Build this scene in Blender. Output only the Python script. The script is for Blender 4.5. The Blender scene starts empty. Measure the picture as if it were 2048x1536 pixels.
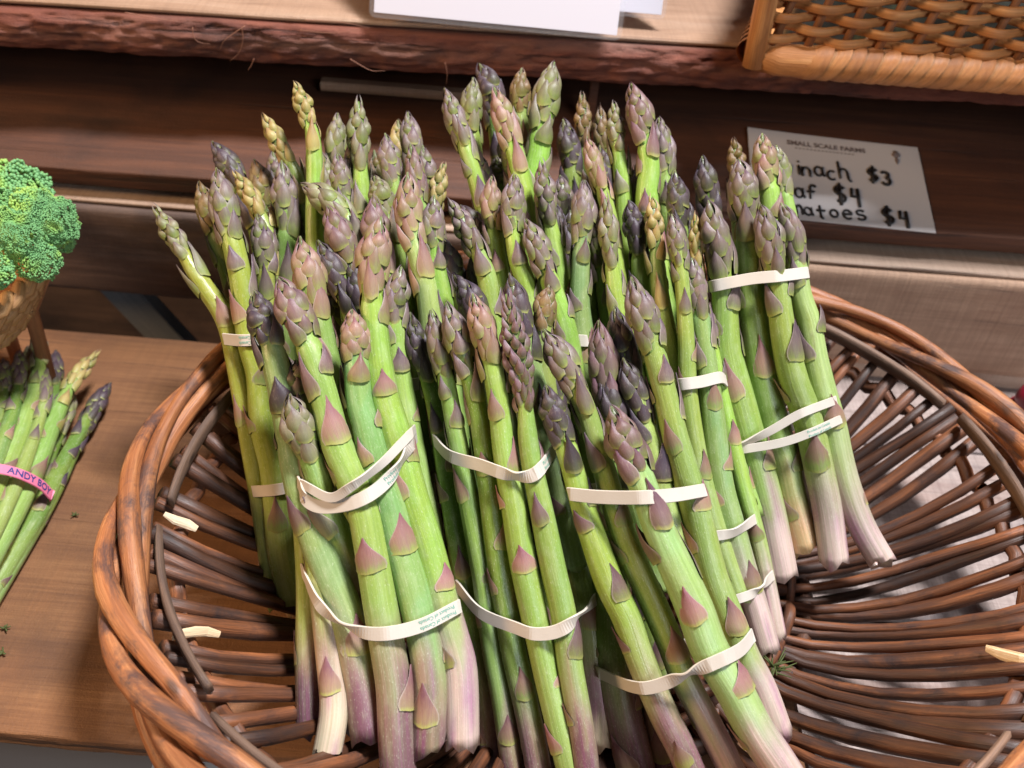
import bpy, bmesh, math, random
from mathutils import Vector, Matrix, noise
R = math.radians
PI = math.pi
sc = bpy.context.scene
COL = sc.collection

# ------------------------------------------------------------------ camera
PITCH, ROLL, FPX, CAMH = R(42.0), R(4.6), 1774.0, 0.39
CAM = Vector((0, 0, CAMH))
FWD = Vector((0, math.cos(PITCH), -math.sin(PITCH)))
_r = Vector((1, 0, 0)); _u = Vector((0, math.sin(PITCH), math.cos(PITCH)))
RIGHT = _r * math.cos(ROLL) + _u * math.sin(ROLL)
UP = _u * math.cos(ROLL) - _r * math.sin(ROLL)
cd = bpy.data.cameras.new('camera'); cam = bpy.data.objects.new('camera', cd); COL.objects.link(cam)
m = Matrix((RIGHT, UP, -FWD)).transposed().to_4x4(); m.translation = CAM
cam.matrix_world = m
cd.sensor_width = 36.0; cd.lens = 36.0 * FPX / 2048.0
cd.clip_start = 0.01; cd.clip_end = 50
cd.dof.use_dof = True; cd.dof.focus_distance = 0.385; cd.dof.aperture_fstop = 10.0
sc.camera = cam

# ------------------------------------------------------------------ world and lamps
w = bpy.data.worlds.new('World'); sc.world = w; w.use_nodes = True
bg = w.node_tree.nodes['Background']
bg.inputs[0].default_value = (0.80, 0.86, 1.0, 1); bg.inputs[1].default_value = 0.045

def area(name, loc, target, size, power, color):
    l = bpy.data.lights.new(name, 'AREA'); l.shape = 'DISK'; l.size = size; l.energy = power; l.color = color
    o = bpy.data.objects.new(name, l); COL.objects.link(o); o.location = loc
    d = Vector(target) - Vector(loc); o.rotation_euler = d.to_track_quat('-Z', 'Y').to_euler()
    return o
area('overhead_lamp', (0.48, 0.52, 1.85), (0.05, 0.30, 0.08), 0.32, 88, (0.97, 0.97, 1.0))
area('open_side_lamp', (1.10, -1.15, 1.05), (0.05, 0.35, 0.08), 0.8, 17, (0.86, 0.92, 1.0))
area('warm_lamp', (-1.25, 0.00, 0.80), (0.0, 0.3, 0.1), 0.4, 17, (1.0, 0.64, 0.34))

sc.view_settings.view_transform = 'Standard'; sc.view_settings.look = 'None'
sc.view_settings.exposure = -0.24; sc.view_settings.gamma = 1.0
sc.render.engine = 'CYCLES'
sc.cycles.max_bounces = 7; sc.cycles.diffuse_bounces = 4; sc.cycles.glossy_bounces = 3; sc.cycles.transmission_bounces = 5; sc.cycles.transparent_max_bounces = 6

# ------------------------------------------------------------------ helpers
def P(px, py, d):
    return CAM + RIGHT * ((px - 1024) / FPX * d) + UP * ((768 - py) / FPX * d) + FWD * d
def onz(px, py, z):
    r = RIGHT * ((px - 1024) / FPX) + UP * ((768 - py) / FPX) + FWD
    return CAM + r * ((z - CAMH) / r.z)
def tag(o, label=None, cat=None, group=None, kind=None):
    if label: o['label'] = label
    if cat: o['category'] = cat
    if group: o['group'] = group
    if kind: o['kind'] = kind
    return o
def link(name, me, parent=None, mat=None):
    o = bpy.data.objects.new(name, me); COL.objects.link(o)
    if parent is not None: o.parent = parent
    if mat is not None and me is not None and not me.materials: me.materials.append(mat)
    return o
def empty(name, loc):
    o = bpy.data.objects.new(name, None); COL.objects.link(o); o.location = loc
    o.empty_display_size = 0.01
    return o
def mesh(name, v, f, smooth=True):
    me = bpy.data.meshes.new(name); me.from_pydata([tuple(p) for p in v], [], f); me.update()
    if smooth: me.polygons.foreach_set('use_smooth', [True] * len(me.polygons))
    return me
def fattr(me, name, vals):
    a = me.attributes.new(name, 'FLOAT', 'POINT'); a.data.foreach_set('value', vals)
def vattr(me, name, vals):
    a = me.attributes.new(name, 'FLOAT_VECTOR', 'POINT'); a.data.foreach_set('vector', [c for v in vals for c in v])
def cattr(me, name, vals):
    a = me.attributes.new(name, 'FLOAT_COLOR', 'POINT'); a.data.foreach_set('color', [c for v in vals for c in v])
def lerp(a, b, t): return a + (b - a) * t
def mix3(a, b, t): return tuple(lerp(x, y, t) for x, y in zip(a, b))
def sstep(a, b, x):
    t = min(1, max(0, (x - a) / (b - a))); return t * t * (3 - 2 * t)
def srgb(r, g, b):
    f = lambda c: ((c / 255 + 0.055) / 1.055) ** 2.4 if c > 10 else c / 255 / 12.92
    return (f(r), f(g), f(b))
def catmull(pts, n):
    """n+1 points, evenly spread by arc length"""
    p = [pts[0] * 2 - pts[1]] + list(pts) + [pts[-1] * 2 - pts[-2]]
    dense = []
    for i in range(1, len(p) - 2):
        for k in range(16):
            t = k / 16
            a, b, c, d = p[i - 1], p[i], p[i + 1], p[i + 2]
            dense.append(0.5 * (2 * b + (c - a) * t + (2 * a - 5 * b + 4 * c - d) * t * t + (3 * b - a - 3 * c + d) * t ** 3))
    dense.append(p[-2].copy())
    L = [0]
    for i in range(1, len(dense)): L.append(L[-1] + (dense[i] - dense[i - 1]).length)
    out = []; j = 0
    for k in range(n + 1):
        s = L[-1] * k / n
        while j < len(L) - 2 and L[j + 1] < s: j += 1
        t = (s - L[j]) / max(1e-9, L[j + 1] - L[j])
        out.append(dense[j].lerp(dense[j + 1], min(1, t)))
    return out, L[-1]
def frames(pts, ref=None):
    n = len(pts); T = []
    for i in range(n):
        T.append((pts[min(n - 1, i + 1)] - pts[max(0, i - 1)]).normalized())
    x = ref or Vector((0.3, -0.8, 0.5)); N = []
    for t in T:
        x = (x - t * x.dot(t)).normalized(); N.append(x)
    return T, N, [t.cross(nn) for t, nn in zip(T, N)]
def tube(pts, rad, sides=8, cap=True, ref=None, flat=1.0, jit=0.0, seed=0):
    """verts, faces, attr vector (cos*r, sin*r, length)"""
    T, N, B = frames(pts, ref); v = []; f = []; at = []; L = 0
    for i, p in enumerate(pts):
        r = rad[i] if isinstance(rad, (list, tuple)) else rad
        if i: L += (p - pts[i - 1]).length
        for k in range(sides):
            a = 2 * PI * k / sides
            rr = r * (1 + (jit * noise.noise(Vector((math.cos(a) * 1.5 + seed * 7.1, math.sin(a) * 1.5, L * 60))) if jit else 0))
            v.append(p + N[i] * (math.cos(a) * rr) + B[i] * (math.sin(a) * rr * flat))
            at.append((math.cos(a) * r + seed * 0.37, math.sin(a) * r, L + seed * 1.7))
    for i in range(len(pts) - 1):
        for k in range(sides):
            a = i * sides + k; b = i * sides + (k + 1) % sides
            f.append((a, b, b + sides, a + sides))
    if cap:
        f.append(tuple(range(sides))[::-1]); o = (len(pts) - 1) * sides; f.append(tuple(range(o, o + sides)))
    return v, f, at
def tube_obj(name, pts, rad, mat, parent=None, base=None, **kw):
    v, f, at = tube(pts, rad, **kw)
    if base is not None: v = [p - base for p in v]
    me = mesh(name, v, f); vattr(me, 'rod', at)
    me.materials.append(mat)
    return link(name, me, parent)
def box_mesh(name, sx, sy, sz, bev=0.0, seg=2):
    bm = bmesh.new(); bmesh.ops.create_cube(bm, size=1)
    bmesh.ops.scale(bm, vec=(sx, sy, sz), verts=bm.verts)
    if bev: bmesh.ops.bevel(bm, geom=bm.edges[:], offset=bev, segments=seg, affect='EDGES', profile=0.5)
    me = bpy.data.meshes.new(name); bm.to_mesh(me); bm.free()
    return me

# ------------------------------------------------------------------ materials
class N:
    def __init__(s, name):
        s.m = bpy.data.materials.new(name); s.m.use_nodes = True
        s.t = s.m.node_tree; s.b = s.t.nodes['Principled BSDF']
    def n(s, typ, **kw):
        x = s.t.nodes.new(typ)
        for k, v in kw.items(): setattr(x, k, v)
        return x
    def l(s, a, b): s.t.links.new(a, b)
    def attr(s, name, vec=True):
        x = s.n('ShaderNodeAttribute'); x.attribute_name = name
        return x.outputs['Vector'] if vec else x.outputs['Fac']
    def mapping(s, vec, scale=(1, 1, 1), loc=(0, 0, 0)):
        x = s.n('ShaderNodeMapping'); s.l(vec, x.inputs[0]); x.inputs['Scale'].default_value = scale; x.inputs['Location'].default_value = loc
        return x.outputs[0]
    def noise(s, vec, scale, detail=4, rough=0.55, dist=0.0):
        x = s.n('ShaderNodeTexNoise'); s.l(vec, x.inputs['Vector'])
        x.inputs['Scale'].default_value = scale; x.inputs['Detail'].default_value = detail
        x.inputs['Roughness'].default_value = rough; x.inputs['Distortion'].default_value = dist
        return x.outputs['Fac']
    def ramp(s, fac, stops, interp='LINEAR'):
        x = s.n('ShaderNodeValToRGB'); s.l(fac, x.inputs[0]); x.color_ramp.interpolation = interp
        e = x.color_ramp.elements
        while len(e) < len(stops): e.new(0.5)
        for el, (p, c) in zip(e, stops):
            el.position = p; el.color = (*c, 1) if len(c) == 3 else c
        return x.outputs[0]
    def mix(s, fac, a, b, blend='MIX'):
        x = s.n('ShaderNodeMix', data_type='RGBA', blend_type=blend)
        for sock, v in ((x.inputs[0], fac), (x.inputs[6], a), (x.inputs[7], b)):
            if isinstance(v, (int, float)): sock.default_value = v
            elif isinstance(v, tuple): sock.default_value = (*v, 1)
            else: s.l(v, sock)
        return x.outputs[2]
    def math(s, op, a, b=None, c=None):
        x = s.n('ShaderNodeMath', operation=op)
        for i, v in enumerate((a, b, c)):
            if v is None: continue
            if isinstance(v, (int, float)): x.inputs[i].default_value = v
            else: s.l(v, x.inputs[i])
        return x.outputs[0]
    def bump(s, h, strength=0.3, dist=0.001):
        x = s.n('ShaderNodeBump'); s.l(h, x.inputs['Height']); x.inputs['Strength'].default_value = strength
        x.inputs['Distance'].default_value = dist; s.l(x.outputs[0], s.b.inputs['Normal'])
    def base(s, c):
        if isinstance(c, tuple): s.b.inputs['Base Color'].default_value = (*c, 1)
        else: s.l(c, s.b.inputs['Base Color'])
    def rough(s, r):
        if isinstance(r, (int, float)): s.b.inputs['Roughness'].default_value = r
        else: s.l(r, s.b.inputs['Roughness'])
    def set(s, k, v): s.b.inputs[k].default_value = v
    def objrand(s): return s.n('ShaderNodeObjectInfo').outputs['Random']

def plain(name, c, rough=0.6):
    a = N(name); a.base(c); a.rough(rough); return a.m

def rod_mat(name, stops, dark, rough=0.42, patch=(0.5, 0.68), bstr=0.5, rv=0.35):
    a = N(name); v = a.attr('rod')
    f = a.noise(a.mapping(v, (220, 220, 14)), 1.0, 5, 0.6)
    c = a.ramp(f, stops)
    fs = a.noise(a.mapping(v, (1300, 1300, 40)), 1.0, 3, 0.7)
    c = a.mix(a.math('MULTIPLY', a.ramp(fs, [(0.42, (1, 1, 1)), (0.58, (0, 0, 0))]), 0.32), c, mix3(stops[0][1], (0, 0, 0), 0.35))
    f = a.math('ADD', f, a.math('MULTIPLY', fs, 0.5))
    p = a.noise(a.mapping(v, (70, 70, 30), (3, 1, 7)), 1.0, 7, 0.72, 0.6)
    pm = a.ramp(p, [(patch[0], (0, 0, 0)), (patch[1], (1, 1, 1))])
    c = a.mix(pm, c, dark)
    kn = a.n('ShaderNodeTexVoronoi'); a.l(a.mapping(v, (70, 70, 26)), kn.inputs['Vector']); kn.inputs['Scale'].default_value = 1
    km = a.ramp(kn.outputs['Distance'], [(0.06, (1, 1, 1)), (0.14, (0, 0, 0))])
    c = a.mix(a.math('MULTIPLY', km, 0.75), c, (0.03, 0.017, 0.012))
    rr = a.objrand()
    k = a.math('MULTIPLY_ADD', rr, rv * 2, 1 - rv)
    x = a.n('ShaderNodeVectorMath', operation='SCALE'); a.l(c, x.inputs[0]); a.l(k, x.inputs['Scale'])
    a.base(x.outputs[0])
    a.rough(a.ramp(p, [(0.3, (rough,) * 3), (0.8, (rough + 0.25,) * 3)]))
    h = a.math('ADD', f, a.math('MULTIPLY', km, 0.6))
    a.bump(h, bstr, 0.0012)
    return a.m
M_RIM = rod_mat('peeled_willow', [(0.25, srgb(112, 64, 38)), (0.5, srgb(160, 100, 60)), (0.75, srgb(196, 138, 92))], srgb(82, 56, 48), patch=(0.48, 0.62), rv=.2)
M_RIB = rod_mat('dark_willow', [(0.25, srgb(52, 33, 24)), (0.5, srgb(94, 57, 37)), (0.78, srgb(156, 94, 54))], srgb(48, 33, 31), rough=0.42, patch=(0.5, 0.7), rv=0.5)
M_GREYW = rod_mat('grey_willow', [(0.25, srgb(92, 70, 58)), (0.5, srgb(126, 98, 80)), (0.75, srgb(156, 122, 98))], srgb(82, 64, 58), rough=0.55, patch=(0.5, 0.75))
M_CANE = rod_mat('golden_cane', [(0.2, srgb(160, 98, 50)), (0.5, srgb(196, 134, 78)), (0.8, srgb(222, 166, 108))], srgb(128, 76, 44), rough=0.45, patch=(0.58, 0.85), rv=0.14)
M_STAKE = rod_mat('brown_cane', [(0.2, srgb(118, 74, 46)), (0.5, srgb(150, 100, 66)), (0.8, srgb(180, 124, 84))], srgb(80, 50, 34), rough=0.55, patch=(0.55, 0.8), rv=0.2)
M_ROPE = rod_mat('rope_fibre', [(0.2, srgb(140, 94, 56)), (0.5, srgb(188, 142, 92)), (0.8, srgb(216, 178, 130))], srgb(110, 70, 44), rough=0.6, patch=(0.6, 0.85), rv=0.15)

def wood_mat(name, stops, grain=1.0, saw=0.0, stain=None, stainr=(0.5, 0.7), rough=0.7, bstr=0.6, red=None):
    """object coordinates: x runs along the board"""
    a = N(name); tc = a.n('ShaderNodeTexCoord').outputs['Object']
    f1 = a.noise(a.mapping(tc, (4, 55 * grain, 55 * grain)), 1.0, 7, 0.62, 0.5)
    f2 = a.noise(a.mapping(tc, (11, 420, 420)), 1.0, 5, 0.7)
    f3 = a.noise(a.mapping(tc, (30, 1500, 1500)), 1.0, 3, 0.7)
    f = a.math('ADD', a.math('ADD', a.math('MULTIPLY', f1, 0.46), a.math('MULTIPLY', f2, 0.32)), a.math('MULTIPLY', f3, 0.22))
    c = a.ramp(f, stops)
    if saw:
        sw = a.noise(a.mapping(tc, (420, 6, 6)), 1.0, 4, 0.75, 0.25)
        c = a.mix(a.math('MULTIPLY', a.ramp(sw, [(0.42, (0, 0, 0)), (0.62, (1, 1, 1))]), saw), c, mix3(stops[0][1], (0, 0, 0), 0.25))
        f = a.math('ADD', f, a.math('MULTIPLY', sw, saw))
    if stain:
        s = a.noise(a.mapping(tc, (9, 16, 16), (5, 2, 1)), 1.0, 6, 0.6, 0.4)
        c = a.mix(a.math('MULTIPLY', a.ramp(s, [(stainr[0], (0, 0, 0)), (stainr[1], (1, 1, 1))]), 0.85), c, stain)
    if red:
        s2 = a.noise(a.mapping(tc, (3, 30, 30), (1, 9, 4)), 1.0, 4)
        c = a.mix(a.ramp(s2, [(0.5, (0, 0, 0)), (0.7, (0.7, 0.7, 0.7))]), c, red)
    ck = a.noise(a.mapping(tc, (5, 210, 210), (8, 3, 6)), 1.0, 4, 0.6, 0.3)
    c = a.mix(a.math('MULTIPLY', a.ramp(ck, [(0.30, (1, 1, 1)), (0.36, (0, 0, 0))]), 0.7), c, mix3(stops[0][1], (0, 0, 0), 0.65))
    f = a.math('ADD', f, a.math('MULTIPLY', a.ramp(ck, [(0.30, (0, 0, 0)), (0.37, (1, 1, 1))]), 0.5))
    fine = a.noise(tc, 900, 3, 0.7)
    c = a.mix(a.math('MULTIPLY', fine, 0.35), c, mix3(stops[0][1], (0, 0, 0), 0.5))
    a.base(c); a.rough(rough)
    a.bump(a.math('ADD', f, a.math('MULTIPLY', fine, 0.4)), bstr, 0.0016)
    return a.m
M_PLANK = wood_mat('brown_plank', [(0.3, srgb(92, 58, 36)), (0.48, srgb(132, 88, 54)), (0.68, srgb(164, 116, 74))], 0.7, 0.14, srgb(100, 66, 44), rough=0.72)
M_TREAD = wood_mat('red_brown_plank', [(0.3, srgb(54, 31, 21)), (0.5, srgb(88, 52, 34)), (0.72, srgb(126, 78, 50))], 1.6, 0.05, srgb(50, 31, 24), rough=0.66)
M_GREY = wood_mat('dark_weathered_board', [(0.3, srgb(64, 52, 48)), (0.5, srgb(104, 84, 74)), (0.72, srgb(146, 118, 102))], 0.9, 0.12, srgb(52, 43, 44), (0.46, 0.66))
M_TAN = wood_mat('sawn_tan_board', [(0.3, srgb(142, 110, 90)), (0.5, srgb(186, 152, 126)), (0.72, srgb(212, 180, 154))], 0.8, 0.35, srgb(156, 120, 98), (0.55, 0.75))
M_PALE = wood_mat('pale_board', [(0.3, srgb(150, 124, 106)), (0.5, srgb(184, 158, 138)), (0.72, srgb(208, 186, 168))], 0.8, 0.3, srgb(120, 98, 92), (0.55, 0.75))
M_WORN = wood_mat('worn_white_rail', [(0.3, srgb(186, 170, 156)), (0.5, srgb(220, 208, 196)), (0.72, srgb(236, 228, 220))], 0.8, 0.3, srgb(150, 130, 118), (0.6, 0.8))
M_SILVER = wood_mat('silver_grey_board', [(0.3, srgb(124, 106, 100)), (0.5, srgb(176, 158, 150)), (0.72, srgb(204, 190, 182))], 1.4, 0.4, srgb(100, 92, 96), (0.52, 0.66), red=srgb(140, 100, 84))
M_SHELF = wood_mat('shelf_board', [(0.3, srgb(132, 100, 78)), (0.5, srgb(172, 138, 112)), (0.72, srgb(204, 178, 156))], 1.0, 0.2, srgb(120, 88, 66), (0.5, 0.75))
M_BARK = wood_mat('red_bark_edge', [(0.25, srgb(66, 32, 26)), (0.45, srgb(112, 60, 46)), (0.62, srgb(146, 86, 66)), (0.8, srgb(190, 134, 108))], 3.0, 0.0, srgb(88, 50, 42), (0.5, 0.62), rough=0.8, bstr=1.0, red=srgb(150, 116, 100))
M_BLUE = wood_mat('blue_grey_board', [(0.3, srgb(84, 90, 96)), (0.5, srgb(120, 124, 126)), (0.72, srgb(148, 148, 146))], 0.8, 0.1, srgb(92, 92, 96))

# asparagus skin: colours per vertex (green along the stalk, purple and white at the cut end)
a = N('asparagus_skin'); col = a.n('ShaderNodeAttribute'); col.attribute_name = 'Col'
v = a.attr('rod')
st = a.noise(a.mapping(v, (900, 900, 14)), 1.0, 3, 0.6)
sp = a.noise(a.mapping(v, (260, 260, 120)), 1.0, 4, 0.6)
c = a.mix(a.math('MULTIPLY', a.ramp(st, [(0.38, (1, 1, 1)), (0.6, (0, 0, 0))]), 0.28), col.outputs['Color'], (0.10, 0.17, 0.03))
c = a.mix(a.math('MULTIPLY', a.ramp(sp, [(0.5, (0, 0, 0)), (0.75, (1, 1, 1))]), 0.22), c, (0.55, 0.58, 0.38))
pr = a.noise(a.mapping(v, (1500, 2600, 800)), 1.0, 2, 0.6)
c = a.mix(a.math('MULTIPLY', a.ramp(pr, [(0.60, (0, 0, 0)), (0.72, (1, 1, 1))]), 0.35), c, (0.72, 0.74, 0.55))
bl_ = a.noise(a.mapping(v, (150, 150, 40), (4, 4, 4)), 1.0, 5, 0.7)
c = a.mix(a.math('MULTIPLY', a.ramp(bl_, [(0.66, (0, 0, 0)), (0.74, (1, 1, 1))]), 0.4), c, (0.16, 0.12, 0.05))
a.base(c); a.rough(a.ramp(sp, [(0.3, (0.24,) * 3), (0.75, (0.42,) * 3)]))
a.set('Specular IOR Level', 0.42)
a.bump(a.math('ADD', a.math('ADD', st, a.math('MULTIPLY', pr, 0.3)), a.math('MULTIPLY', sp, 0.5)), 0.35, 0.0007)
M_STALK = a.m

def scale_mat(name, base, mid, tip, edge=(0.50, 0.42, 0.36)):
    a = N(name); v = a.attr('sv', False); u = a.attr('su', False)
    rv = a.attr('rod')
    ns = a.noise(a.mapping(rv, (5, 5, 3)), 1.0, 3)
    vv = a.math('ADD', v, a.math('MULTIPLY', a.math('SUBTRACT', ns, 0.5), 0.35))
    vv = a.math('ADD', vv, a.math('MULTIPLY', a.math('SUBTRACT', a.objrand(), 0.5), 0.30))
    c = a.ramp(vv, [(0.02, base), (0.22, mix3(base, mid, 0.75)), (0.45, mid), (0.85, tip)])
    ba = a.ramp(v, [(0.02, (1, 1, 1)), (0.10, (0, 0, 0))])
    c = a.mix(a.math('MULTIPLY', ba, 0.7), c, srgb(178, 180, 98))
    st = a.noise(a.mapping(rv, (26, 26, 1.2)), 1.0, 3, 0.6)
    c = a.mix(a.math('MULTIPLY', a.ramp(st, [(0.4, (0, 0, 0)), (0.7, (1, 1, 1))]), 0.28), c, mix3(tip, (0.02, 0.01, 0.01), 0.4))
    ed = a.ramp(u, [(0.88, (0, 0, 0)), (0.98, (1, 1, 1))])
    c = a.mix(a.math('MULTIPLY', ed, 0.6), c, edge)
    dr = a.noise(a.mapping(rv, (7, 7, 6), (2, 5, 3)), 1.0, 5, 0.7)
    c = a.mix(a.math('MULTIPLY', a.ramp(dr, [(0.56, (0, 0, 0)), (0.70, (1, 1, 1))]), 0.45), c, mix3(mid, (0.42, 0.34, 0.26), 0.6))
    hs = a.n('ShaderNodeHueSaturation'); a.l(c, hs.inputs['Color'])
    a.l(a.math('MULTIPLY_ADD', a.objrand(), 0.46, 0.64), hs.inputs['Value'])
    hs.inputs['Saturation'].default_value = 1.0
    a.base(hs.outputs[0]); a.rough(0.44); a.set('Specular IOR Level', 0.4)
    a.bump(st, 0.25, 0.0006)
    return a.m
SM = {
 'p': scale_mat('purple_scale', srgb(146, 158, 84), srgb(124, 106, 100), srgb(94, 74, 86)),
 'k': scale_mat('pink_scale', srgb(170, 168, 98), srgb(156, 124, 106), srgb(128, 88, 94)),
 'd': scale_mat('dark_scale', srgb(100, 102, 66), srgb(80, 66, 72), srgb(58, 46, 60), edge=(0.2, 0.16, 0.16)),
 'g': scale_mat('green_scale', srgb(150, 164, 84), srgb(134, 128, 98), srgb(104, 86, 88)),
 'y': scale_mat('yellow_scale', srgb(152, 154, 76), srgb(172, 154, 94), srgb(146, 114, 80)),
 'b': scale_mat('bronze_scale', srgb(136, 130, 66), srgb(132, 106, 70), srgb(98, 72, 58)),
 's': scale_mat('stalk_scale', srgb(150, 168, 88), srgb(160, 126, 106), srgb(134, 94, 94)),
 'r': scale_mat('rose_scale', srgb(156, 166, 92), srgb(168, 126, 116), srgb(146, 96, 104)),
 'm': scale_mat('mauve_scale', srgb(144, 146, 86), srgb(128, 100, 98), srgb(100, 68, 82)),
}
_sc = {}
def scale_mesh(style, phi0, bulge, taper, var, lift=0.0, r0=1.0, k0=1.0):
    key = (style, round(phi0, 2), round(bulge, 2), round(taper, 1), var, lift, r0, k0)
    if key in _sc: return _sc[key]
    rnd = random.Random(hash((round(phi0 * 100), round(bulge * 100), round(taper * 10), var)))
    nv, nu = 8, 6; V = []; F = []; sv = []; su = []; rod = []
    lean = rnd.uniform(-0.14, 0.14); k1 = k0 + rnd.uniform(-0.12, 0.13)
    for i in range(nv + 1):
        t = i / nv
        wd = phi0 * max(0.0, (1 - t) ** k1 * (1 + 0.55 * math.sin(PI * min(1, t * 1.35)) * (1 - t)))
        wd = max(wd, 0.03)
        for j in range(nu + 1):
            u = 2 * j / nu - 1
            ph = u * wd + lean * t * t
            rho = lerp(r0, 1.0, min(1, t * 2.2)) + bulge * (math.sin(PI * min(1, 0.12 + t * 0.88)) ** 0.8) * (1 - u * u * 0.85) - taper * t ** 1.7 + 0.05 * (1 - u * u) + lift * t * t
            rho += rnd.uniform(-0.012, 0.012)
            z = t - 0.05 * (1 - t) * math.cos(u * PI) * 0.9
            V.append((math.sin(ph) * rho, math.cos(ph) * rho, z)); sv.append(t); su.append(abs(u))
            rod.append((ph * 1.0 + var * 3.3, rho, t + var))
    for i in range(nv):
        for j in range(nu):
            a0 = i * (nu + 1) + j; F.append((a0, a0 + 1, a0 + nu + 2, a0 + nu + 1))
    me = mesh('scale_shell', V, F); fattr(me, 'sv', sv); fattr(me, 'su', su); vattr(me, 'rod', rod)
    me.materials.append(SM[style]); _sc[key] = me
    return me

# ------------------------------------------------------------------ the setting: boards of the stand
def board(name, A, B, depth, thick, mat, up=Vector((0, 0, 1)), rough_front=0.0, seed=0, nseg=90, parent=None, wav=0.0006, ext=(0, 0)):
    """A,B: ends of the front top edge; the board runs back from it by depth and down by thick"""
    X = (B - A).normalized(); A = A - X * ext[0]; B = B + X * ext[1]
    L = (B - A).length
    Y = up.cross(X).normalized(); Z = X.cross(Y).normalized()
    prof = []
    nb = 6; nt = 3; nd = 8
    for k in range(nt): prof.append((0, -thick * (1 - k / nt)))           # front face, bottom to top
    for k in range(nd): prof.append((depth * k / nd, 0))
    for k in range(nt): prof.append((depth, -thick * k / nt))
    for k in range(nd): prof.append((depth * (1 - k / nd), -thick))
    n = len(prof); v = []; f = []
    fp = []
    if rough_front:                                                        # finer front face
        nf = 22
        prof = [(0, -thick * (1 - k / nf)) for k in range(nf)] + prof[nt:]
        n = len(prof)
    for i in range(nseg + 1):
        x = L * i / nseg
        for (py, pz) in prof:
            q = Vector((x * 14 + seed * 11.3, py * 14, pz * 14))
            dz = wav * noise.noise(q * 0.6); dy = wav * noise.noise(q * 0.6 + Vector((9, 9, 9)))
            if py < 1e-6:
                corner = abs(pz) < 1e-6 or abs(pz + thick) < 1e-6
                if corner: py = 0.0009
                if rough_front:
                    t = -pz / thick
                    dy += -rough_front * (math.sin(PI * min(1, max(0, t))) * 0.9) + rough_front * (0.55 * noise.noise(Vector((x * 22 + seed, pz * 90, 1))) + 0.5 * noise.noise(Vector((x * 70, pz * 260 + seed, 2))) + 0.3 * noise.noise(Vector((x * 160, pz * 700, seed))))
                    dz += rough_front * 0.6 * noise.noise(Vector((x * 12 + seed, 3, 3))) * (1 if t > 0.5 else 0.35)
            v.append((x, py + dy, pz + dz))
    for i in range(nseg):
        for k in range(n):
            a0 = i * n + k; b0 = i * n + (k + 1) % n
            f.append((a0, b0, b0 + n, a0 + n))
    f.append(tuple(range(n))); o = nseg * n; f.append(tuple(range(o, o + n))[::-1])
    me = mesh(name, v, f, smooth=bool(rough_front)); me.materials.append(mat)
    bm = bmesh.new(); bm.from_mesh(me); bmesh.ops.recalc_face_normals(bm, faces=bm.faces); bm.to_mesh(me); bm.free()
    o = link(name, me, parent)
    mw = Matrix((X, Y, Z)).transposed().to_4x4(); mw.translation = A; o.matrix_world = mw
    return o

# lower shelf plank on the left
A = onz(0, 1462, 0.0); B = onz(330, 5200, 0.0)
X = Vector((1, -0.012, 0)).normalized()
plank = board('shelf_plank', A - X * 0.25, A + X * 0.36, 0.272, 0.011, M_PLANK, seed=3, rough_front=0.0015)
tag(plank, kind='structure')
# silver boards under the right half of the basket (three, with open joints)
P0 = A + X * 0.363
Yd = Vector((0, 0, 1)).cross(X).normalized()
for k in range(4):
    a0 = P0 + Yd * (-0.16 + 0.132 * k) + Vector((0, 0, -0.003 - 0.001 * (k % 2)))
    tag(board('shelf_board', a0, a0 + X * 0.5, 0.129, 0.012, M_SILVER, seed=20 + k, nseg=40), kind='structure')
# floor far below, seen past the plank's front edge
fl = link('ground', box_mesh('ground', 6, 6, 0.02), None, plain('concrete_ground', srgb(92, 92, 96), 0.9)); fl.location = (0, 0.5, -0.75)
tag(fl, kind='structure')

# stepped back of the stand
def onplane(px, py, p0, nrm):
    r = RIGHT * ((px - 1024) / FPX) + UP * ((768 - py) / FPX) + FWD
    return CAM + r * ((p0 - CAM).dot(nrm) / r.dot(nrm))
# riser boards: left dark, right tan; top front edge by pixels at z
RZ = 0.084
rA = onz(0, 400, RZ); rB = onz(2048, 570, RZ)
Xr = (rB - rA).normalized(); Lr = (rB - rA).length
Yr = Vector((0, 0, 1)).cross(Xr).normalized()
mid = rA + Xr * (Lr * 0.50)
lr = board('riser_board', rA - Xr * 0.2, mid, 0.03, 0.066, M_GREY, seed=5, rough_front=0.0006)
rr_ = board('riser_board', mid + Xr * 0.002, rB + Xr * 0.2, 0.03, 0.074, M_TAN, seed=6, rough_front=0.0006)
for o in (lr, rr_): tag(o, kind='structure')
# pale ledger on the riser, set back
lg = board('ledger_strip', rA - Xr * 0.2 + Yr * 0.004 + Vector((0, 0, 0.0035)), rB + Xr * 0.2 + Yr * 0.004 + Vector((0, 0, 0.0035)), 0.028, 0.003, M_PALE, seed=8)
tag(lg, kind='structure')
# right lower pale ledge under the tan board
lb = board('ledger_strip', mid + Yr * 0.002 + Vector((0, 0, -0.0745)), rB + Xr * 0.2 + Yr * 0.002 + Vector((0, 0, -0.0745)), 0.03, 0.012, M_PALE, seed=9)
tag(lb, kind='structure')
# tilted middle tread
TZ = 0.1075
tA = onz(0, 326, TZ); tB = onz(2048, 478, TZ)
Xt = (tB - tA).normalized()
tup = Matrix.Rotation(R(16), 3, Xt) @ Vector((0, 0, 1))
tr = board('tread_plank', tA - Xt * 0.2, tB + Xt * 0.2, 0.16, 0.0140, M_TREAD, up=tup, seed=12, rough_front=0.0012)
tag(tr, kind='structure')
TN = tup; TP = tA
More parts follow.
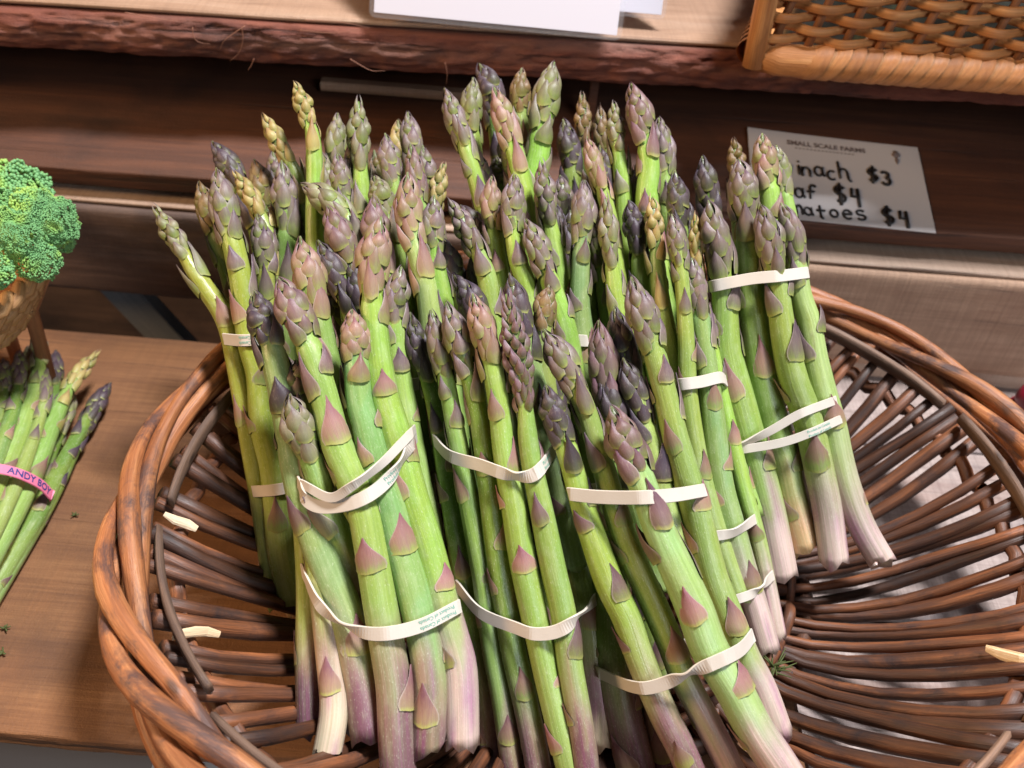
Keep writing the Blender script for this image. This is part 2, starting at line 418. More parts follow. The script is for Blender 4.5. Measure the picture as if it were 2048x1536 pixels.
# upper shelf with bark edge
UZ = 0.191
uA = onz(0, 14, UZ); uB = onz(2048, 138, UZ)
Xu = (uB - uA).normalized(); Yu = Vector((0, 0, 1)).cross(Xu).normalized()
us = board('upper_shelf_plank', uA - Xu * 0.2 + Vector((0, 0, 0.0)), uB + Xu * 0.2, 0.26, 0.0235, M_BARK, seed=15, rough_front=0.0046, nseg=420)
tag(us, kind='structure')
ut = board('upper_shelf_board', uA - Xu * 0.2 + Yu * 0.002 + Vector((0, 0, 0.0042)), uB + Xu * 0.2 + Yu * 0.002 + Vector((0, 0, 0.0042)), 0.25, 0.003, M_SHELF, seed=16, nseg=60)
tag(ut, kind='structure')
# worn pale back board seen in the gap between tread and upper shelf
gA = onplane(640, 164, tA + Vector((0, 0.075, 0)), Vector((0, -1, 0.1))); gB = onplane(900, 185, tA + Vector((0, 0.075, 0)), Vector((0, -1, 0.1)))
gb = board('back_rail', gA, gB, 0.008, 0.0062, M_SHELF, seed=18, nseg=40, ext=(0.0, 0.03))
tag(gb, kind='structure')
# upright batten under the upper shelf
b0 = onplane(1190, 160, tA + Vector((0, 0.07, 0)), Vector((0, -1, 0)))
bt = link('upright_batten', box_mesh('batten', 0.0055, 0.006, 0.06, 0.0006), None, M_TREAD); bt.location = b0 + Vector((0, 0, -0.012)); tag(bt, kind='structure')
# diagonal brace behind the plank, left
d0 = onplane(222, 560, Vector((0, 0.505, 0)), Vector((0, -1, 0))); d1 = onplane(345, 690, Vector((0, 0.505, 0)), Vector((0, -1, 0)))
dv = (d1 - d0).normalized()
br = link('diagonal_brace', box_mesh('brace', 0.16, 0.012, 0.026, 0.001), None, M_BLUE)
mm = Matrix((dv, Vector((0, 1, 0)), dv.cross(Vector((0, 1, 0))))).transposed().to_4x4(); mm.translation = d0.lerp(d1, 0.6) + Vector((0.004, 0, 0)); br.matrix_world = mm
tag(br, kind='structure')
# dark back panel closing the stand behind everything
bp = link('back_panel', box_mesh('panel', 1.6, 0.012, 1.1, 0.001), None, M_GREY); bp.location = (0, 0.80, -0.2); tag(bp, kind='structure')

# ------------------------------------------------------------------ the big willow basket
BC = Vector((0.050, 0.279, 0.0)); RIMR, RIMZ, BASR = 0.2125, 0.080, 0.108
EC, ES, EB = math.cos(R(10)), math.sin(R(10)), 0.86
def circ(a, r, z):
    x = math.cos(a) * r; y = math.sin(a) * r * EB
    return Vector((BC.x + x * EC - y * ES, BC.y + x * ES + y * EC, z))
basket = empty('willow_basket', BC)
tag(basket, 'wide round willow basket of brown rods holding the banded asparagus', 'basket')
rnd = random.Random(4)
NR = 108
for i in range(NR):
    a0 = 2 * PI * (i + (0.16 if i % 2 == 0 else -0.16) + rnd.uniform(-0.2, 0.2)) / NR
    da = rnd.uniform(-0.035, 0.035); lay = 0.0022 * (1 if i % 2 else -1)
    pts = []; rad = []
    r0 = rnd.uniform(0.0027, 0.0041)
    for k in range(9):
        t = k / 8
        rr = lerp(0.062, RIMR - 0.006, t)
        z = 0.009 + 0.065 * max(0, (t - 0.30) / 0.70) ** 1.7 + lay * (1 - 0.3 * t) + rnd.uniform(-0.0004, 0.0004)
        a1 = a0 + da * (1 - t) + 0.02 * math.sin(t * 5 + i)
        pts.append(circ(a1, rr, z)); rad.append(r0 * lerp(0.62, 1.0, min(1, t * 1.4)))
    tube_obj('rib', pts, rad, M_RIB, basket, BC, sides=8, jit=0.16, seed=i)
# rim: three long rods turning round one another
for s in range(4):
    pts = []; n = 150; ph = 2 * PI * s / 4 + (.3 if s % 2 else 0)
    for k in range(n + 1):
        a1 = 2 * PI * k / n
        tw = ph + a1 * 5 + 0.5 * math.sin(a1 * 3 + s)
        q = 0.0064
        pts.append(circ(a1, RIMR + 0.003 + q * math.cos(tw) + 0.0012 * math.sin(a1 * 9 + s), RIMZ + 0.003 + q * 0.8 * math.sin(tw)))
    rad = [0.0040 + 0.0007 * math.sin(k * 0.35 + s * 2) for k in range(n + 1)]
    tube_obj('rim_rod', pts, rad, M_RIM, basket, BC, sides=10, jit=0.12, seed=200 + s, cap=False)
# outer lower loops that dip under the rim
for s in range(9):
    a1 = 2 * PI * s / 9 + 0.35; sp = 0.95; pts = []; n = 26
    for k in range(n + 1):
        t = k / n; b = math.sin(PI * t)
        pts.append(circ(a1 + sp * (t - 0.5), RIMR + 0.001 + 0.011 * b, RIMZ - 0.004 - 0.016 * b + 0.006 * (t - 0.5)))
    tube_obj('border_rod', pts, [0.0040 * (0.75 + 0.25 * math.sin(PI * k / n)) for k in range(n + 1)], M_RIM, basket, BC, sides=9, jit=0.12, seed=230 + s)
# inner flat split rods
for s in range(11):
    a1 = 2 * PI * s / 11 + rnd.uniform(-0.06, 0.06); sp = rnd.uniform(0.40, 0.56); pts = []; n = 14
    for k in range(n + 1):
        t = k / n
        pts.append(circ(a1 + sp * (t - 0.5), RIMR - 0.0105 - 0.004 * t + 0.003 * (t - .5) ** 2, RIMZ - 0.003 + 0.005 * (t - 0.5)))
    v, f, at = tube(pts, [0.0050 * (0.8 + 0.2 * math.sin(PI * k_ / n)) for k_ in range(n + 1)], sides=6, ref=Vector((0, 0, 1)), flat=0.42, jit=0.14, seed=260 + s)
    me = mesh('split_rod', [p - BC for p in v], f); vattr(me, 'rod', at); me.materials.append(M_GREYW)
    link('split_rod', me, basket)
# wale rods weaving through the ribs below the rim and rings of the base
def ring(name, r, z, rad, wob, mat, seed, per):
    n = 208; pts = []
    for k in range(n + 1):
        a1 = 2 * PI * k / n
        pts.append(circ(a1, r + 0.0006 * math.sin(a1 * 7 + seed), z + wob * math.cos(a1 * per / 2 + (seed % 2) * PI)))
    tube_obj(name, pts, rad, mat, basket, BC, sides=8, jit=0.1, seed=seed, cap=False)
for s, (r, z) in enumerate([(0.1975, 0.062)]):
    ring('wale_rod', r, z - 0.003, 0.0036, 0.0024, M_RIB, 300 + s, NR)
for s in range(8):
    ring('base_ring', 0.040 + 0.0088 * s, 0.0125 + (0.001 if s > 5 else 0), 0.0030, 0.0035, M_RIB, 310 + s, 44)
for i in range(14):
    a0 = PI * i / 14
    tube_obj('base_stick', [circ(a0, 0.1, 0.013), circ(a0, 0.05, 0.0075 + 0.0004 * i), circ(a0, -0.05, 0.0075 + 0.0004 * i), circ(a0, -0.1, 0.013)], 0.0032, M_RIB, basket, BC, sides=7, seed=330 + i)
n = 90
tube_obj('foot_ring', [circ(2 * PI * k / n, 0.112, 0.0055) for k in range(n + 1)], 0.0046, M_RIB, basket, BC, sides=8, seed=350, cap=False)

# ------------------------------------------------------------------ asparagus
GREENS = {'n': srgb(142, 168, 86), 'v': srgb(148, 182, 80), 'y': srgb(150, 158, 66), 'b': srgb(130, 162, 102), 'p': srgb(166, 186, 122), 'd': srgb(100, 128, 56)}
BASES = {'g': None, 'u': (srgb(156, 118, 122), srgb(126, 82, 100)), 'w': (srgb(192, 160, 164), srgb(214, 186, 176)),
         'o': (srgb(198, 150, 120), srgb(216, 176, 130)), 't': (srgb(178, 160, 120), srgb(150, 108, 100)), 'c': (srgb(170, 132, 130), srgb(222, 200, 172))}
BUNCH = {}; SPEARS = []
def spear(bunch, pts, d, wid, style='p', green='n', base='g', head=120, seed=0, label=None, kind='tight', hw=1.12, sp0=0.0058, zpts=None, nsc=99, cut=0.0):
    """pts: picture points tip -> cut end, d: distance(s) at tip and cut end, wid: stalk width in picture units"""
    rnd = random.Random(1000 + seed * 17 + int(pts[0][0]) * 3 + int(pts[0][1]))
    d0, d1 = d if isinstance(d, tuple) else (d, d)
    n = len(pts)
    if zpts: P3 = [onz(x, y, z) for (x, y), z in zip(pts, zpts)]
    else: P3 = [P(x, y, lerp(d0, d1, i / (n - 1))) for i, (x, y) in enumerate(pts)]
    dm = (P3[0] - CAM).dot(FWD)
    dm = dm if zpts else d1
    r0 = wid * 0.53 * dm / FPX
    NS = 46
    C, L = catmull(P3, NS)
    hl = head / FPX * dm
    hr = r0 * hw * 0.95
    def rad(s):                                   # s: distance from the tip
        if s < hl:
            t = s / hl
            ogive = hr * (math.sin(PI * 0.5 * min(1, t * 1.5)) ** 1.0)
            if t > 0.62: ogive = lerp(ogive, r0 * 0.76, sstep(0.62, 1.0, t))
            return max(0.0004, ogive * (0.62 if kind in ('loose', 'flower') else 0.80))
        base_ = r0 * lerp(0.76, 1.0, sstep(0, 0.45, (s - hl) / max(0.02, L - hl)))
        return base_ if kind == 'tight' else lerp(r0 * 0.6, base_, sstep(hl, hl + 0.012, s))
    T, Nn, B = frames(C)
    base_pt = C[-1].copy()
    root = empty('asparagus_spear', base_pt)
    adj = {'p': 'purple-tipped', 'k': 'pink-tipped', 'd': 'dark-tipped', 'g': 'grey-green-tipped', 'y': 'yellow-tipped', 'b': 'bronze-tipped', 'm': 'mauve-tipped'}[style]
    adj = {'tight': adj, 'loose': adj + ' loose-budded', 'flower': adj + ' flowering'}[kind]
    end = {'u': ', purple cut end', 'w': ', pale cut end', 'o': ', orange cut end', 'c': ', split whitish cut end'}.get(base, '') if bunch in 'LFJE' else ''
    tag(root, label or (adj + ' asparagus spear ' + BUNCH[bunch][0] + end), 'asparagus', BUNCH[bunch][1])
    # stalk (from the head's lower third to the cut end) and head core
    g = GREENS[green]; g = tuple(c * rnd.uniform(0.90, 1.1) for c in g)
    sides = 14; V = []; F = []; CO = []; AT = []
    idx = [i for i in range(NS + 1) if L * i / NS >= hl * 0.62]
    ov = rnd.uniform(0, 6.28); nz = Vector((rnd.uniform(0, 50), rnd.uniform(0, 50), 0))
    bs = BASES[base]
    bl = rnd.uniform(0.045, 0.085) if bs else 0
    for q, i in enumerate(idx):
        s = L * i / NS; r = rad(s)
        e = L - s
        for k in range(sides):
            an = 2 * PI * k / sides
            rr = r * (1 + 0.035 * math.cos(2 * an + ov) + 0.022 * math.sin(5 * an + s * 40))
            p = C[i] + Nn[i] * (math.cos(an) * rr) + B[i] * (math.sin(an) * rr)
            if i == NS: p = p - T[i] * 0.0 + T[i] * (0.0034 * noise.noise(Vector((an * 1.6, seed, 1.5))) + 0.0018 * noise.noise(Vector((an * 5, seed, 4.5))) + 0.006 * cut * math.cos(an + ov))
            V.append(p - base_pt)
            nn = noise.noise(nz + Vector((math.cos(an) * 0.9, math.sin(an) * 0.9, s * 28)))
            cc = mix3(g, GREENS['y'], 0.25 + 0.25 * nn) if nn > 0 else mix3(g, GREENS['d'], -0.5 * nn)
            cc = mix3(cc, GREENS['p'], 0.35 * sstep(0.10, 0.02, e))
            if bs:
                n2 = noise.noise(nz + Vector((math.cos(an) * 2.2, math.sin(an) * 2.2, s * 70)))
                t1 = sstep(bl, bl * 0.35, e + nn * 0.022 + n2 * .010); t2 = sstep(bl * 0.62, bl * 0.10, e + nn * 0.026 + n2 * .014)
                pk = sstep(0.05, 0.45, noise.noise(nz + Vector((math.cos(an) * 1.3 + 9, math.sin(an) * 1.3, s * 34))))
                cc = mix3(mix3(cc, bs[0], t1 * 0.92), bs[1], t2)
                if base in 'wc': cc = mix3(cc, srgb(172, 112, 148), pk * t1 * 0.75)
                if base == 'u': cc = mix3(cc, srgb(176, 160, 112), pk * t1 * 0.5)
            CO.append((*cc, 1)); AT.append((math.cos(an) * r + seed * 0.3, math.sin(an) * r, s))
    for q in range(len(idx) - 1):
        for k in range(sides):
            a0 = q * sides + k; b0 = q * sides + (k + 1) % sides
            F.append((a0, b0, b0 + sides, a0 + sides))
    o0 = (len(idx) - 1) * sides
    V.append(C[-1] + T[-1] * -0.002 - base_pt); CO.append((*srgb(196, 176, 128), 1)); AT.append((0, 0, L))
    for k in range(sides): F.append((o0 + k, o0 + (k + 1) % sides, len(V) - 1))
    me = mesh('stalk', V, F); cattr(me, 'Col', CO); vattr(me, 'rod', AT); me.materials.append(M_STALK)
    link('stalk', me, root)
    # head core
    V = []; F = []; CO = []; AT = []; nh = 10; sd = 10
    def at_s(s):
        x = min(max(s / L * NS, 0), NS - 1e-6); i = int(x); t = x - i
        return C[i].lerp(C[i + 1], t), T[i].lerp(T[i + 1], t).normalized(), Nn[i], B[i]
    for i in range(nh + 1):
        s = hl * 0.70 * (i / nh); c, t_, n_, b_ = at_s(s); r = rad(s) * 0.96
        for k in range(sd):
            an = 2 * PI * k / sd
            V.append(c + n_ * (math.cos(an) * r) + b_ * (math.sin(an) * r) - base_pt)
            CO.append((*mix3(mix3(g, (0, 0, 0), .45), srgb(104, 84, 84), 0.55 if kind == 'tight' else .15), 1)); AT.append((math.cos(an) * r, math.sin(an) * r, s))
    for i in range(nh):
        for k in range(sd):
            a0 = i * sd + k; b0 = i * sd + (k + 1) % sd; F.append((a0, b0, b0 + sd, a0 + sd))
    F.append(tuple(range(sd))[::-1])
    me = mesh('tip', V, F); cattr(me, 'Col', CO); vattr(me, 'rod', AT); me.materials.append(M_STALK)
    tip = link('tip', me, root)
    az = rnd.uniform(0, 6.28)
    def put(par, name, s, R_, Ln, me_, az):
        c, t_, n_, b_ = at_s(s); t_ = -t_
        yv = (n_ * math.cos(az) + b_ * math.sin(az)); yv = (yv - t_ * yv.dot(t_)).normalized(); xv = yv.cross(t_)
        mm = Matrix((xv * R_, yv * R_, t_ * Ln)).transposed().to_4x4(); mm.translation = c - base_pt
        o = bpy.data.objects.new(name, me_); COL.objects.link(o); o.parent = par; o.matrix_local = mm
    GA = R(137.5)
    # bud scales of the head, from the apex down
    cnt = {'flower': 58, 'loose': 20, 'tight': 23}[kind]
    for k in range(cnt):
        f_ = (k + 0.5) / cnt
        lift = 0.0; rb = 0.86
        if kind == 'tight':
            s = hl * (0.16 + 0.90 * f_); Ln = hl * lerp(0.20, 0.50, min(1, f_ * 1.5)) * rnd.uniform(0.75, 1.2)
            Ln = min(Ln, s * 1.12)
            R_ = max(rad(s), r0 * 0.16) * 1.14
            tp = max(0.0, min(1.0, 1 - (rad(max(0.0005, s - Ln)) + (r0 * 0.05 if f_ > .4 else 0)) / R_)); ph = rnd.choice((0.58, 0.70, 0.82)); bu = rnd.choice((0.14, 0.26)); k0 = 0.95
        elif kind == 'loose':
            s = hl * (0.10 + 1.0 * f_); Ln = hl * lerp(0.22, 0.42, f_) * rnd.uniform(0.85, 1.2)
            R_ = max(rad(s), r0 * 0.24) * 1.08
            tp = max(0.0, min(0.7, 1 - rad(max(0.001, s - Ln)) / R_)); ph = 0.74; bu = 0.46; k0 = 0.8
        else:
            s = hl * (0.05 + 1.0 * f_); Ln = hl * lerp(0.11, 0.18, f_) * rnd.uniform(0.8, 1.2)
            R_ = max(rad(s), r0 * 0.3) * 1.1; tp = 0.0; ph = 0.5; bu = 0.5; k0 = 0.85; lift = 0.15
        if s + 0.001 > L: break
        az += GA + rnd.uniform(-0.15, 0.15)
        put(tip, 'bud_scale', s, R_, Ln, scale_mesh(style, ph, bu, round(tp * 10) / 10, rnd.randrange(3), lift, rb, k0), az)
    # scales along the stalk
    s = hl * 1.05; step = sp0; q = 0
    body = {'y': 's', 'b': 's', 'm': 'r', 'd': 'm', 'k': 'r', 'p': 's', 'g': 's'}[style]
    while s < L - 0.012 and q < nsc:
        s += step * rnd.uniform(0.8, 1.25); step = min(0.026, step * 1.17)
        if s > L - 0.010: break
        az += GA + rnd.uniform(-0.2, 0.2)
        near = max(0.0, 1 - q / 4)
        Ln = lerp(0.0185, 0.0195, min(1, q / 5)) * rnd.uniform(0.62, 1.16) * (r0 / 0.0068) ** 0.6 * (1.0 if q < 4 else 0.88)
        late = style if q < 4 else body
        if bs and L - s < 0.035: late = 'k'
        bu = (0.40 if kind == 'loose' else 0.24) * near + 0.04
        ph = rnd.choice((0.7, 0.85, 1.0, 1.15)) if q > 1 else rnd.choice((0.8, 0.95))
        put(root, 'scale', s, rad(s) * 1.02, Ln, scale_mesh(late, ph, round(bu, 1) + 0.02, 0.0, rnd.randrange(4), rnd.choice((0.02, 0.05, 0.16))), az)
        q += 1
    SPEARS.append((root, C[0].z))
    BUNCH[bunch][2].append([(C[i], rad(L * i / NS)) for i in range(0, NS + 1)])
    return root

def bunch(key, label, group): BUNCH[key] = [label, group, []]
bunch('L', 'of the slim bunch leaning by the broccoli', 'spears of the slim bunch leaning by the broccoli')
bunch('F', 'of the thick bunch with green-printed bands', 'spears of the bunch with green-printed bands')
bunch('C', 'rising behind the green-print-banded bunch', 'tips rising behind the printed-band bunch')
bunch('D', 'of the tallest cluster below the laminated sheets', 'spears of the tallest cluster')
bunch('E', 'of the rear white-banded bunch', 'spears of the rear bunch')
bunch('G', 'of the middle front bunch with sagging bands', 'spears of the middle front bunch')
bunch('H', 'of the plain-banded bunch reaching lowest in basket', 'spears of the front bunch with plain bands')
bunch('J', 'of the bunch below the price card', 'spears of the bunch below the price card')
bunch('Q', 'of the pink-banded bunch on the plank', 'spears of the pink-banded bunch')

# slim bunch, left
spear('L', [(312, 418), (352, 480), (400, 560), (452, 640), (478, 740), (507, 902), (525, 1004), (541, 1105), (560, 1215)], .425, 46, 'g', 'y', head=110, kind='loose', seed=1)
spear('L', [(432, 335), (455, 440), (482, 560), (500, 680), (520, 750), (528, 850), (547, 928), (556, 1004), (565, 1105), (588, 1206)], .418, 56, 'p', 'y', head=150, seed=2)
spear('L', [(513, 428), (528, 500), (535, 620), (555, 800), (575, 900), (583, 1000), (590, 1130), (588, 1228)], .428, 46, 'p', 'y', 'o', head=120, seed=3, cut=.3)
spear('L', [(398, 362), (425, 450), (462, 560), (490, 660), (515, 800), (545, 950)], .437, 44, 'b', 'n', head=110, seed=4)
spear('L', [(424, 282), (470, 350), (520, 470), (545, 640), (570, 800)], .46, 44, 'd', 'd', head=110, seed=5)
spear('L', [(470, 345), (505, 400), (540, 480), (570, 620), (580, 800)], .442, 42, 'y', 'n', head=100, kind='loose', seed=6)
spear('L', [(563, 320), (573, 420), (578, 520), (585, 680), (600, 850)], .440, 50, 'p', 'n', head=150, seed=7)
spear('L', [(508, 318), (530, 400), (552, 520), (575, 700)], .458, 46, 'b', 'n', head=110, seed=8)
# printed-band bunch, front left
spear('F', [(508, 582), (542, 690), (575, 830), (600, 960), (630, 1070), (665, 1160), (695, 1240), (720, 1360), (737, 1465)], (.378, .358), 70, 'd', 'b', 'u', head=125, seed=11, hw=1.0, sp0=.0078, cut=.6)
spear('F', [(556, 556), (605, 660), (640, 760), (670, 877), (696, 940), (727, 1016), (742, 1090), (761, 1207), (775, 1290), (788, 1373), (793, 1484), (800, 1570)], (.364, .350), 68, 'm', 'n', 'u', head=145, seed=12)
spear('F', [(600, 472), (622, 570), (640, 660), (665, 800), (700, 930), (740, 1050)], .386, 62, 'k', 'n', head=165, seed=13)
spear('F', [(704, 618), (712, 700), (718, 800), (732, 850), (744, 902), (758, 953), (780, 1016), (802, 1100), (818, 1152), (836, 1221), (853, 1304), (861, 1387), (856, 1500)], (.368, .354), 66, 'k', 'b', 'u', head=110, seed=14, hw=.98, cut=.9, sp0=.0078)
spear('F', [(762, 433), (745, 560), (752, 680), (768, 790), (793, 877), (812, 953), (828, 1010), (852, 1085), (870, 1152), (886, 1215), (904, 1276), (920, 1346), (924, 1490)], (.374, .358), 64, 'k', 'v', 'w', head=170, seed=15, hw=1.2)
spear('F', [(803, 533), (790, 620), (795, 720), (810, 830), (835, 960), (860, 1080)], .392, 50, 'p', 'n', head=120, seed=16)
spear('F', [(580, 787), (600, 860), (632, 945), (657, 1030), (692, 1105), (722, 1200), (745, 1320)], (.356, .378), 56, 'g', 'n', 'u', head=130, seed=17, hw=1.25, sp0=.009)
spear('F', [(560, 700), (590, 880), (607, 1000), (616, 1100), (620, 1200), (618, 1320), (620, 1462)], (.388, .366), 52, 'p', 'y', 'u', head=100, seed=18)
spear('F', [(590, 720), (612, 900), (632, 1080), (648, 1200), (662, 1330), (668, 1420), (652, 1520)], (.376, .352), 54, 'p', 'y', 'c', head=100, seed=19, cut=.8)
spear('F', [(640, 640), (680, 820), (720, 1000), (740, 1150), (750, 1300), (700, 1465)], (.395, .372), 56, 'd', 'd', 'u', head=120, seed=20)
# tips behind the printed-band bunch
def C_(pts, d, w, *a_, **k): spear('C', pts + [(pts[-1][0] + 30, pts[-1][1] + 260), (pts[-1][0] + 60, pts[-1][1] + 430)], d, w, *a_, **k)
C_([(590, 168), (612, 225), (628, 300), (630, 480), (650, 640)], .430, 38, 'y', 'v', head=85, kind='loose', seed=31, nsc=4, hw=1.25)
C_([(527, 230), (565, 300), (600, 370), (640, 520)], .445, 40, 'y', 'n', head=105, kind='loose', seed=32, hw=1.2)
C_([(717, 203), (718, 280), (722, 370), (730, 520)], .440, 46, 'g', 'v', head=130, kind='loose', seed=33, hw=1.3)
C_([(676, 226), (672, 320), (680, 430)], .462, 44, 'g', 'n', head=120, seed=34)
C_([(674, 308), (686, 390), (700, 520)], .424, 40, 'p', 'n', head=100, seed=35)
C_([(770, 266), (784, 350), (800, 470)], .436, 44, 'p', 'n', head=110, seed=36)
C_([(796, 240), (800, 330), (810, 430)], .470, 40, 'y', 'y', head=100, seed=37)
C_([(815, 224), (828, 320), (838, 430)], .452, 42, 'p', 'n', head=115, seed=38)
C_([(821, 288), (836, 380), (846, 500)], .430, 38, 'm', 'n', head=115, seed=39)
C_([(815, 344), (818, 440), (838, 520), (858, 610)], .405, 52, 'k', 'p', head=150, seed=40, hw=1.15)
C_([(888, 328), (872, 400), (868, 500)], .440, 40, 'y', 'v', head=95, kind='loose', seed=41)
C_([(869, 390), (866, 470), (874, 540), (890, 630)], .408, 46, 'p', 'v', head=120, seed=42, hw=1.15)
C_([(602, 369), (665, 410), (715, 480), (740, 600)], .418, 52, 'g', 'n', head=125, seed=43)
C_([(654, 412), (690, 500), (725, 620)], .408, 60, 'm', 'd', head=140, seed=44)
C_([(745, 392), (755, 480), (770, 600)], .410, 54, 'm', 'n', head=130, seed=45)
C_([(748, 352), (770, 420), (790, 520)], .428, 50, 'g', 'n', head=90, seed=46)
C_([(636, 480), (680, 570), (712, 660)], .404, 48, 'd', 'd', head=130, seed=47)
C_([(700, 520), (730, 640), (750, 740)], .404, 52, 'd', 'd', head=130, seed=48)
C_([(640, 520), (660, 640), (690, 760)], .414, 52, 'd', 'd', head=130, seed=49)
C_([(845, 470), (850, 560), (870, 660)], .432, 44, 'p', 'n', head=110, seed=50)
C_([(545, 300), (560, 380), (580, 480)], .468, 44, 'p', 'n', head=110, seed=51)
for k_, (x_, y_, st_) in enumerate([(700, 285, 'p'), (640, 300, 'g'), (748, 300, 'b'), (590, 395, 'd'), (655, 345, 'p'), (845, 290, 'p'), (730, 335, 'd'), (790, 320, 'g'), (610, 430, 'p'), (700, 395, 'p'), (850, 350, 'd'), (780, 450, 'd')]):
    C_([(x_, y_), (x_ + 14, y_ + 90), (x_ + 30, y_ + 210)], .447 + .003 * (k_ % 4), 42, st_, 'n', head=108, seed=300 + k_)
# tallest cluster
def D_(pts, d, w, *a_, **k): spear('D', pts + [(pts[-1][0] + 25, pts[-1][1] + 200), (pts[-1][0] + 70, pts[-1][1] + 420)], d, w, *a_, **k)
D_([(889, 176), (915, 250), (942, 330), (962, 400), (985, 480)], .440, 40, 'p', 'v', head=125, seed=61, hw=1.15)
D_([(946, 155), (942, 230), (950, 330), (970, 430)], .458, 42, 'g', 'n', head=110, seed=62, hw=1.1)
D_([(959, 127), (985, 190), (1000, 280), (1010, 380)], .472, 52, 'd', 'd', head=110, seed=63)
D_([(988, 174), (1012, 250), (1034, 320), (1050, 400)], .438, 46, 'k', 'v', head=125, seed=64, hw=1.12)
D_([(1043, 136), (1040, 210), (1046, 300), (1060, 400)], .468, 40, 'b', 'n', head=95, seed=65)
D_([(1109, 124), (1090, 210), (1078, 300), (1066, 400)], .448, 54, 'g', 'v', head=140, seed=66, hw=1.15)
D_([(992, 315), (1000, 380), (1010, 450)], .462, 40, 'g', 'v', head=60, kind='loose', seed=67)
D_([(983, 352), (984, 430), (996, 520)], .422, 42, 'k', 'y', head=110, seed=68)
D_([(1030, 348), (1026, 440), (1034, 515), (1056, 590)], .412, 46, 'p', 'v', head=120, seed=69, hw=1.15)
D_([(1083, 325), (1095, 420), (1112, 520)], .424, 46, 'p', 'v', head=120, kind='loose', seed=70, hw=1.2)
D_([(900, 404), (938, 470), (972, 550), (985, 650)], .414, 48, 'p', 'n', head=110, kind='loose', seed=71)
D_([(920, 410), (965, 470), (1000, 560)], .434, 46, 'd', 'd', head=110, seed=72)
D_([(1052, 438), (1085, 520), (1112, 600), (1135, 680)], .406, 48, 'p', 'v', head=120, seed=73, hw=1.1)
D_([(880, 470), (910, 560), (940, 660)], .428, 50, 'd', 'd', head=130, seed=74)
D_([(945, 500), (965, 580), (990, 680)], .424, 48, 'd', 'd', head=120, seed=75)
for k_, (x_, y_, st_) in enumerate([(1010, 250, 'p'), (1062, 260, 'd'), (955, 300, 'p'), (1120, 350, 'p'), (1105, 400, 'd'), (1010, 440, 'd')]):
    D_([(x_, y_), (x_ + 14, y_ + 90), (x_ + 30, y_ + 210)], .449 + .003 * (k_ % 4), 42, st_, 'n', head=110, seed=330 + k_)
# rear bunch beside the price card
def E_(pts, d, w, *a_, **k): spear('E', pts + [(pts[-1][0] + 45, pts[-1][1] + 230), (pts[-1][0] + 110, pts[-1][1] + 430)], d, w, *a_, **k)
E_([(1169, 360), (1166, 450), (1160, 560), (1165, 660)], .415, 46, 'p', 'b', head=130, seed=81, hw=1.15)
E_([(1212, 398), (1218, 480), (1228, 570), (1240, 650)], .412, 42, 'g', 'v', head=130, kind='loose', seed=82, hw=1.2)
E_([(1174, 273), (1195, 350), (1218, 430), (1235, 540)], .435, 36, 'k', 'v', head=110, seed=83)
E_([(1164, 190), (1168, 270), (1180, 380)], .475, 38, 'b', 'd', head=100, kind='loose', seed=84)
E_([(1126, 238), (1142, 320), (1150, 430)], .470, 46, 'd', 'd', head=110, seed=85)
E_([(1228, 208), (1234, 280), (1246, 380), (1256, 480)], .448, 40, 'g', 'v', head=90, kind='loose', seed=86)
E_([(1262, 167), (1284, 250), (1298, 330), (1296, 430)], .440, 50, 'm', 'v', head=125, seed=87, hw=1.15)
E_([(1318, 235), (1328, 320), (1335, 420)], .456, 44, 'p', 'n', head=120, seed=88)
E_([(1256, 400), (1275, 480), (1285, 580)], .430, 44, 'd', 'n', head=110, seed=89)
E_([(1350, 340), (1358, 430), (1365, 520)], .436, 44, 'd', 'n', head=120, seed=90)
E_([(1304, 395), (1310, 470), (1318, 573), (1338, 690)], .420, 42, 'y', 'n', head=100, kind='loose', seed=91)
spear('E', [(1343, 428), (1358, 510), (1366, 590), (1372, 672), (1376, 775), (1385, 850), (1405, 955), (1440, 1080), (1480, 1200)], .408, 36, 'p', 'n', 'g', head=110, seed=92, hw=1.25)
E_([(1391, 430), (1392, 500), (1400, 600)], .424, 32, 'y', 'v', head=100, kind='loose', seed=93)
spear('E', [(1383, 515), (1393, 590), (1407, 680), (1421, 790), (1440, 955), (1462, 1043), (1486, 1131), (1510, 1210), (1536, 1300)], .412, 50, 'p', 'b', 'w', head=120, seed=94, hw=1.0)
spear('E', [(1405, 600), (1425, 700), (1448, 809), (1482, 955), (1514, 1072), (1535, 1170), (1556, 1275)], .420, 34, 'p', 'v', 'w', head=100, seed=95)
E_([(1140, 420), (1146, 520), (1155, 620)], .445, 44, 'd', 'd', head=120, seed=96)
E_([(1285, 470), (1300, 560), (1315, 660)], .440, 44, 'd', 'd', head=120, seed=97)
E_([(1200, 215), (1206, 300), (1220, 400)], .468, 38, 'b', 'd', head=100, kind='loose', seed=98)
for k_, (x_, y_, st_) in enumerate([(1200, 290, 'd'), (1270, 330, 'p'), (1330, 380, 'p'), (1190, 430, 'p'), (1250, 470, 'p'), (1370, 400, 'd')]):
    E_([(x_, y_), (x_ + 12, y_ + 90), (x_ + 28, y_ + 210)], .452 + .003 * (k_ % 4), 42, st_, 'n', head=110, seed=350 + k_)
